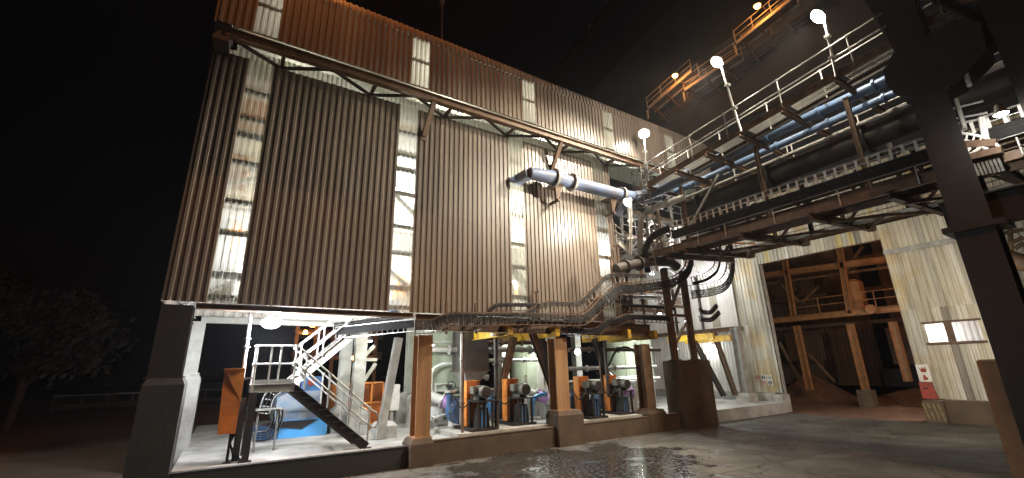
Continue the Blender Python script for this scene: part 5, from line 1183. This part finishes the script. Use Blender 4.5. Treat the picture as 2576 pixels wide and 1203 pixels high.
def sign(cx, cy, board, ink, kind, label):
    c = PX(*zs(cx, cy), xs_); y, z = c.y, c.z; s_ = .155
    T = thing('safety_sign', label, 'sign', (xs_, y, z), SG)
    MB().box((xs_ - .008, y - s_, z - s_), (xs_ + .008, y + s_, z + s_)).build('board', board, T)
    k = MB(); x0 = xs_ - .0085
    if kind == 'goggles':
        ring(k, (y, z), .125, .016, x0); disc(k, (y + .05, z), .04, x0 - .001); disc(k, (y - .05, z), .04, x0 - .001); k.prism([(x0 - .001, y - .03, z + .012), (x0 - .001, y + .03, z + .012), (x0 - .001, y + .03, z - .008), (x0 - .001, y - .03, z - .008)], (-.002, 0, 0))
    elif kind == 'disc': disc(k, (y, z), .125, x0)
    elif kind == 'helmet':
        ring(k, (y, z), .125, .03, x0); k.prism([(x0 - .001, y - .075, z - .03)] + [(x0 - .001, y + .07 * math.cos(t), z - .02 + .07 * math.sin(t)) for t in [R(a) for a in range(180, -1, -20)]] + [(x0 - .001, y + .075, z - .03)], (-.002, 0, 0))
    elif kind == 'boot':
        ring(k, (y, z), .12, .02, x0); k.prism([(x0 - .001, y + dy, z + dz) for dy, dz in ((.06, .06), (.02, .06), (.01, .0), (-.06, -.02), (-.07, -.055), (.06, -.055))], (-.002, 0, 0))
    k.build('pictogram', ink, T)
    if kind == 'disc':
        q = MB(); disc(q, (y - .01, z + .02), .05, x0 - .003); q.prism([(x0 - .003, y - .07, z - .07), (x0 - .003, y + .05, z - .07), (x0 - .003, y + .03, z - .02), (x0 - .003, y - .04, z - .02)], (-.002, 0, 0)); q.build('white_figure', 'grey_steel', T)
sign(207, 770, 'sign_pink', 'sign_maroon', 'goggles', 'pinkish square sign with a goggles pictogram, top left of the five')
sign(285, 772, 'sign_white', 'sign_dark', 'disc', 'white square sign with a large dark disc, top middle of the five')
sign(364, 774, 'sign_white', 'sign_dark', 'helmet', 'white square sign with a ringed helmet pictogram, top right of the five')
sign(299, 840, 'sign_pink', 'sign_maroon', 'boot', 'pinkish square sign with a ringed boot pictogram, lower row')
sign(376, 843, 'sign_white', 'sign_dark', 'disc', 'white square sign with a dark disc, lower right of the five')
c0, c1 = PX(2306, 917, XD - .1), PX(2340, 960, XD - .1); yc = (c0.y + c1.y) / 2 ; yc = 8.0
T = thing('fire_sign', 'white fire point sign with red flame and arrow above the red cover', 'sign', (XD - .1, yc, c1.z))
MB().box((XD - .11, yc - .24, 1.83), (XD - .09, yc + .24, 2.62)).build('board', 'sign_white', T)
k = MB(); x0 = XD - .1105
k.prism([(x0, yc + dy, 2.38 + dz) for dy, dz in ((.15, .12), (.06, .02), (.03, .15), (-.02, .04), (-.08, .16), (-.12, .02), (-.16, .06), (-.1, -.12), (.08, -.12))], (-.002, 0, 0)); k.build('flame', 'red', T)
k = MB(); k.prism([(x0, yc + dy, 2.0 + dz) for dy, dz in ((.05, .14), (-.03, .14), (-.06, .04), (-.12, .02), (-.08, -.1), (.08, -.1), (.06, .04))], (-.002, 0, 0)); k.build('extinguisher', 'red', T)
T = thing('fire_box', 'scuffed red fire equipment cover below the white fire sign', 'fire box', (XD - .2, yc, 1.06))
bx_ = MB(); bx_.prism([(XD - .1, yc - .3, 1.06), (XD - .1, yc + .26, 1.06), (XD - .1, yc + .25, 1.8), (XD - .1, yc - .2, 1.8)], (-.16, 0, 0)); bx_.build('cover', 'red', T)
MB().box((XD - .275, yc - .05, 1.5), (XD - .26, yc + .12, 1.56)).build('handle', 'black', T)

# ------------------------------------------------------------------ tall dark building behind, with sodium-lit walkways
XT = 33.0
a_, b_ = PX(1480, 240, XT), PX(1700, 0, XT); sl = (b_.z - a_.z) / (b_.y - a_.y)
zt = lambda y: a_.z + (y - a_.y) * sl
T = thing('tall_plant_tower', 'very tall dark clad building behind the pipe bridge', 'building', (XT, 10, 0))
ye = 60
MB().add([(XT, ye, 13.5), (XT, -30, 13.5), (XT, -30, zt(-30)), (XT, ye, zt(ye)), (XT + 14, ye, zt(ye)), (XT + 14, -30, zt(-30)), (XT + 14, ye, 13.5)], [(0, 1, 2, 3), (3, 2, 5, 4), (0, 3, 4, 6)]).build('wall', 'tower', T)
for z in (17, 22, 30): MB().bar((XT - .06, 40, z), (XT - .06, -25, z), .12, .2).build('sheeting_rail', 'dark_steel', T)
def gantry(pa, pb, label, X=31.8, seed=1):
    a, b_ = PX(*pa, X), PX(*pb, X); rnd = random.Random(seed)
    T = thing('sodium_walkway', label, 'walkway', a, 'sodium-lit walkways on the tower')
    d = b_ - a
    MB().bar(a, b_, .12, .25).build('edge_beam', 'orange_pale', T); MB().bar(a + V((-1.0, 0, 0)), b_ + V((-1.0, 0, 0)), .12, .25).build('edge_beam', 'orange_pale', T)
    MB().bar(a + V((-.5, 0, .05)), b_ + V((-.5, 0, .05)), .85, .04).build('deck', 'brown_steel', T)
    for x in (-.05, -1.05):
        q0, q1 = a + V((x, 0, 1.15)), b_ + V((x, 0, 1.15)); n = max(2, int(d.length / 1.4))
        rail([q0, q1], .55, [q0.lerp(q1, i / n) for i in range(n + 1)], 'handrail', 'orange_pale', .035, T, False, 1.1)
    for i in range(3):
        p = a.lerp(b_, (i + .3) / 3); MB().bar(p + V((-1, 0, -.1)), p + V((1.2, 0, -1.2)), .14, .14).build('bracket', 'brown_steel', T)
    for k in range(3): MB().tube(a + V((.4 + .25 * k, 0, -.6 - .2 * k)), b_ + V((.4 + .25 * k, 0, -.6 - .2 * k)), .06, 8).build('pipe', 'brown_steel', T)
    MB().tube(a + V((-.9, .2, -.1)), a + V((-.9, .2, -1.0)), .1, 8).build('hanger', 'orange_pale', T)
M['orange_pale'] = mat('weathered_pale_steel', (.6, .5, .42), .5, 0, .3)
gantry((1648, 280), (1758, 188), 'sodium-lit walkway fragment nearest the roof of the plant building', 31.8, 1)
gantry((1870, 120), (2010, 10), 'larger sodium-lit walkway fragment at the top edge of the picture', 31.8, 2)
gantry((1740, 235), (1870, 150), 'dim walkway fragment between the two sodium lamps', 32.2, 3)
for px, py, l in ((1698, 190, 'round sodium lamp above the lower walkway fragment'), (1905, 15, 'round sodium lamp at the top edge above the larger walkway fragment')):
    q = PX(px, py, 29.9); T = thing('sodium_lamp', l, 'lamp', q, 'sodium lamps on the tower')
    MB().path([q + V((0, 0, .28)), q + V((.1, 0, .5)), q + V((1.2, 0, .3)), q + V((1.4, 0, -1.9))], .04, 8).build('post', 'brown_steel', T); MB().tube(q + V((0, 0, .02)), q + V((0, 0, .3)), .3, 14, .15).build('lamp_housing', 'dark_steel', T)
    g = MB()
    for i in range(6):
        t0, t1 = -math.pi/2 + math.pi * i / 6, -math.pi/2 + math.pi * (i + 1) / 6
        g.tube(q + V((0, 0, math.sin(t0) * .22)), q + V((0, 0, math.sin(t1) * .22)), max(.01, math.cos(t0) * .22), 16, max(.01, math.cos(t1) * .22))
    g.build('lamp_glass', 'lamp_sodium', T); lamp('POINT', 'lamp_light', q + V((-.3, 0, -.4)), 200, SOD, T, size=.2)
# long dark conveyor gantry against the sky
a_, b_ = PX(1392, 205, 46), PX(1562, -15, 46)
T = thing('conveyor_gantry', 'thin dark conveyor gantry rising against the night sky', 'conveyor', a_)
MB().bar(a_, b_, 1.2, .5).build('belt_frame', 'rust_steel', T); MB().bar(a_ + V((-.7, 0, .9)), b_ + V((-.7, 0, .9)), .12, .12).build('handrail', 'brown_steel', T)
for i in range(9): p = a_.lerp(b_, i / 8); MB().bar(p + V((-.7, 0, .2)), p + V((-.7, 0, .9)), .08, .08, (0, 1, 0)).build('rail_post', 'brown_steel', T)
q = PX(1482, 66, 45.3); MB().bar(q - V((0, 0, 2.4)), q, .12, .12, (0, 1, 0)).build('post', 'brown_steel', T); MB().box(q - V((.2, .35, .1)), q + V((.2, .35, .15))).build('beacon', 'orange_pale', T)
q = PX(1112, 20, 40); T = thing('roof_mast', 'thin dark mast standing on the roof of the plant building', 'mast', PY(1112, 75, 18))
q0, q1 = PY(1112, 78, 17.5), PY(1112, 12, 17.5); MB().tube(q0 - V((0, 0, .6)), q1, .04, 8).build('pole', 'rust_steel', T); MB().box(q1 - V((.1, .1, 0)), q1 + V((.1, .1, .25))).build('head', 'rust_steel', T)

# ------------------------------------------------------------------ far left: earth, fence, tree, far plant
def tree(x, y, h, r, label):
    T = thing('broad_tree', label, 'tree', (x, y, 0), 'trees in the dark'); rnd = random.Random(int(x * 7 + y))
    tr = MB(); tr.path([(x, y, 0), (x + .2, y, h * .25), (x - .1, y + .2, h * .5)], .2, 10)
    for i in range(7):
        t = i * .9; tr.path([(x, y, h * (.25 + .03 * i)), (x + math.cos(t) * r * .4, y + math.sin(t) * r * .4, h * (.5 + .03 * i)), (x + math.cos(t) * r * .75, y + math.sin(t) * r * .75, h * (.6 + .04 * i))], .08, 6)
    tr.build('trunk', 'bark', T); lf = MB()
    for c in range(46):
        t = rnd.uniform(0, 6.28); rr = r * math.sqrt(rnd.random()); cx_, cy_, cz = x + rr * math.cos(t), y + rr * math.sin(t), h * (.38 + .62 * rnd.random() * (1 - .45 * (rr / r) ** 2))
        for k in range(90):
            p = V((cx_ + rnd.gauss(0, .55), cy_ + rnd.gauss(0, .55), cz + rnd.gauss(0, .42))); n = V((rnd.gauss(0, 1), rnd.gauss(0, 1), rnd.gauss(0, 1))).normalized(); u = n.orthogonal().normalized(); w = n.cross(u); s_ = rnd.uniform(.14, .3)
            lf.add([p - u * s_, p - w * s_ * .5, p + u * s_, p + w * s_ * .5], [(0, 1, 2, 3)])
    lf.build('crown', 'leaf', T)
q = PZ(70, 995, 0); 
ta, tb = PY(55, 935, 40), PY(-60, 935, 44)
tree(ta.x, 40, 8.5, 4.2, 'dark broad tree left of the plant building, faintly reddish'); tree(tb.x, 44, 10, 5, 'taller dark tree cut by the left edge of the picture')
for i, (px, y) in enumerate(((150, 60), (300, 62))):
    a_ = PY(px, 938, y); T = thing('boundary_wall', ['low pale boundary wall fragment far left below the tree', 'low pale boundary wall fragment nearer the plant building'][i], 'wall', (a_.x, y, 0), 'far boundary walls')
    n = 5; w = 1.9
    for k in range(n): MB().box((a_.x + k * w, y, 0), (a_.x + k * w + .25, y + .25, 1.3)).build('post', 'stained_concrete', T)
    MB().box((a_.x + .26, y + .03, .1), (a_.x + n * w - .3, y + .18, .55)).build('panel', 'stained_concrete', T); MB().bar((a_.x, y + .1, 1.33), (a_.x + n * w, y + .1, 1.33), .06, .06).build('top_rail', 'pale_steel', T)
# a distant sodium-lit pipe structure seen through the left bays
T = thing('distant_pipe_rack', 'distant rusty pipe rack lit orange, seen through the left bay behind the stair', 'pipe rack', PY(830, 940, 55))
for px in (735, 785, 830, 868, 905, 940):
    for yy in (52, 58):
        q = PY(px, 945, yy); MB().ibeam((q.x, yy, 0), (q.x, yy, 11 if px < 800 else 9), .35, .35, (0, 1, 0)).build('column', 'brown_steel', T)
for z in (4.5, 7, 9):
    for yy in (52, 58): MB().ibeam((PY(735, 900, yy).x, yy, z), (PY(960, 900, yy).x, yy, z), .25, .35).build('beam', 'brown_steel', T)
    for k in range(4): MB().tube((PY(735, 900, 53).x, 53 + k, z + .4), (PY(960, 900, 53).x, 53 + k, z + .4), .18, 10).build('pipe', 'rust_steel', T)
for px, py, l in ((786, 822, 'distant sodium lamp high on the pipe rack, upper of the pair'), (768, 840, 'distant sodium lamp on the pipe rack, lower of the pair'), (888, 905, 'distant sodium lamp on the pipe rack right of the stair'), (905, 880, 'distant sodium lamp between the grey columns')):
    q = PY(px, py, 51); T = thing('distant_lamp', l, 'lamp', q, 'distant sodium lamps'); MB().tube(q, q + V((0, 0, .35)), .24, 12, .12).build('lamp_glass', 'lamp_sodium', T); MB().bar(q + V((0, 0, .35)), q + V((0, 1.0, .5)), .08, .08).build('bracket', 'rust_steel', T); lamp('POINT', 'lamp_light', q - V((0, .3, .2)), 14, SOD, T, size=.2)
q = PZ(50, 1012, 0)
def mast(loc, h, aim, power, label, col=SOD, glass='lamp_sodium', ang=60, grp=None):
    loc = V(loc); hd = loc + V((0, 0, h)); T = thing('light_mast', label, 'light mast', loc, grp); d = (V(aim) - hd).normalized()
    MB().tube(loc, hd, .16, 12, .08).build('pole', 'galv', T); MB().tube(hd - d * .1, hd + d * .3, .16, 16, .26).build('lamp_housing', 'dark_steel', T); MB().tube(hd + d * .3, hd + d * .33, .24, 16, .22).build('lamp_glass', glass, T)
    lamp('SPOT', 'lamp_light', hd + d * .42, power, col, T, aim, .2, ang, .6)
MG = 'sodium yard masts'
mast((q.x - 9, q.y - 3, 0), 9, (q.x, q.y, 0), 200, 'sodium yard mast left of the picture lighting the bare earth', ang=50, grp=MG)
T = thing('roof_floodlight', 'sodium floodlight on a long arm above the left end of the roof', 'floodlight', (1.0, 16.4, 16.2))
MB().path(smooth_path([(1.0, 16.4, 16.2), (1.0, 16.4, 25.5), (1.0, 11.6, 26)], 6, 1.5), .08, 10).build('arm', 'galv', T); MB().tube((1.0, 11.5, 25.7), (1.0, 11.5, 26.0), .3, 14, .15).build('lamp_housing', 'dark_steel', T); MB().tube((1.0, 11.5, 25.66), (1.0, 11.5, 25.7), .24, 14, .28).build('lamp_glass', 'lamp_sodium', T)
lamp('SPOT', 'lamp_light', (1.0, 11.5, 25.6), 5600, (1, .30, .07), T, (1.5, 13.6, 14.5), .2, 95, .8)
q = PZ(120, 1185, 0)
mast((q.x - 7, q.y - 1, 0), 8, (q.x, q.y, 0), 1100, 'white yard mast left of the picture lighting the concrete beside the dark pedestal', WHITE, 'lamp_white', 80)
mast((ta.x - 6, 27, 0), 7, (ta.x, 40, 6), 130, 'added sodium mast beyond the left edge to make the trees show', ang=60, grp=MG)  # added mast, only there to make the dark trees visible
mast((12.5, -6, 0), 10, (13.5, 14.5, 1.4), 2200, 'sodium yard mast behind the photographer to the right', ang=60, grp=MG)

# added unseen floodlight, hidden behind the dark column to light the old hall
loc, aim = V((18.4, 2.95, 5.2)), V((28.7, 10.5, 2.6)); d = (aim - loc).normalized(); T = thing('added_hall_floodlight', 'added floodlight hidden on the far side of the dark foreground column, facing the old hall', 'floodlight', loc)
MB().tube(loc - d * .2, loc, .1, 14, .2).build('lamp_housing', 'dark_steel', T); MB().tube(loc, loc + d * .02, .19, 14, .18).build('lamp_glass', 'lamp_white', T); MB().bar(loc - d * .1, (17.1, 2.9, 5.2), .06, .06).build('bracket', 'dark_steel', T)
lamp('SPOT', 'lamp_light', loc + d * .06, 3400, (1, .86, .66), T, aim, .15, 100, .8)
# ------------------------------------------------------------------ lamps inside the building
for i, (x, y, z, p, c) in enumerate([(.6, 16.3, 6.6, 420, COOL), (.9, 17.0, 9.6, 120, (1, .85, .55)), (4.7, 15.9, 9.75, 600, COOL), (5.0, 16.4, 6.6, 420, WHITE), (10.2, 16.4, 9.4, 300, WHITE),
                        (10.6, 16.4, 6.6, 240, WHITE), (14.8, 15.9, 8.2, 320, COOL), (.9, 15.2, 14.6, 90, WHITE), (6.3, 14.9, 14.3, 260, WHITE), (11.4, 14.9, 14.4, 200, WHITE), (16.4, 14.9, 14.4, 200, WHITE), (20.8, 15.2, 14.4, 110, WHITE), (3.2, 15.6, 12.6, 30, WHITE)]):
    lb = ['white lamp inside behind the lower half of the leftmost roof-light strip', 'yellowish lamp inside behind the upper half of the leftmost roof-light strip', 'brightest white lamp inside, behind the middle of the second roof-light strip', 'white lamp inside behind the lower half of the second roof-light strip', 'white lamp inside behind the middle of the third roof-light strip', 'white lamp inside behind the lower half of the third roof-light strip', 'white lamp inside behind the rightmost tall roof-light strip', 'white lamp inside the upper storey by its leftmost window', 'white lamp inside the upper storey by its second window from the left', 'white lamp inside the upper storey by its third window from the left', 'white lamp inside the upper storey by its fourth window from the left', 'white lamp inside the upper storey by its rightmost window', 'small white lamp inside under the soffit of the second bay'][i]
    t = thing('bulkhead_lamp', lb, 'lamp', (x, y, z), 'lamps inside the building')
    b_ = MB(); b_.tube((x, y, z + .1), (x, y, z + .28), .13, 12, .06); b_.tube((x, y, z + .28), (x, y, z + .6), .02); b_.build('lamp_housing', 'grey_steel', t)
    MB().tube((x, y, z + .02), (x, y, z + .1), .11, 12, .13).build('lamp_glass', 'lamp_cool' if c is COOL else 'lamp_white', t)
    lamp('POINT', 'lamp_light', (x, y, z - .1), p * 1.45, c, t, size=.12)
# ------------------------------------------------------------------ added volume imitating lens bloom round the lamps
hz, nt, b, out = nodes_of('bloom_volume')
nt.nodes.remove(b); pv = nt.nodes.new('ShaderNodeVolumePrincipled'); pv.inputs['Density'].default_value = .00035; pv.inputs['Color'].default_value = (.9, .92, 1, 1)  # added scattering volume that imitates the lens bloom of the lamps
pv.inputs['Anisotropy'].default_value = .6
nt.links.new(pv.outputs[0], out.inputs['Volume'])
h = MB(); h.box((-75, -30, -1), (75, 75, 62)); o = h.build('lamp_bloom', hz); o['kind'] = 'stuff'; o['label'] = 'added thin volume imitating the lens bloom round the lamps'; o['category'] = 'lamp_bloom'
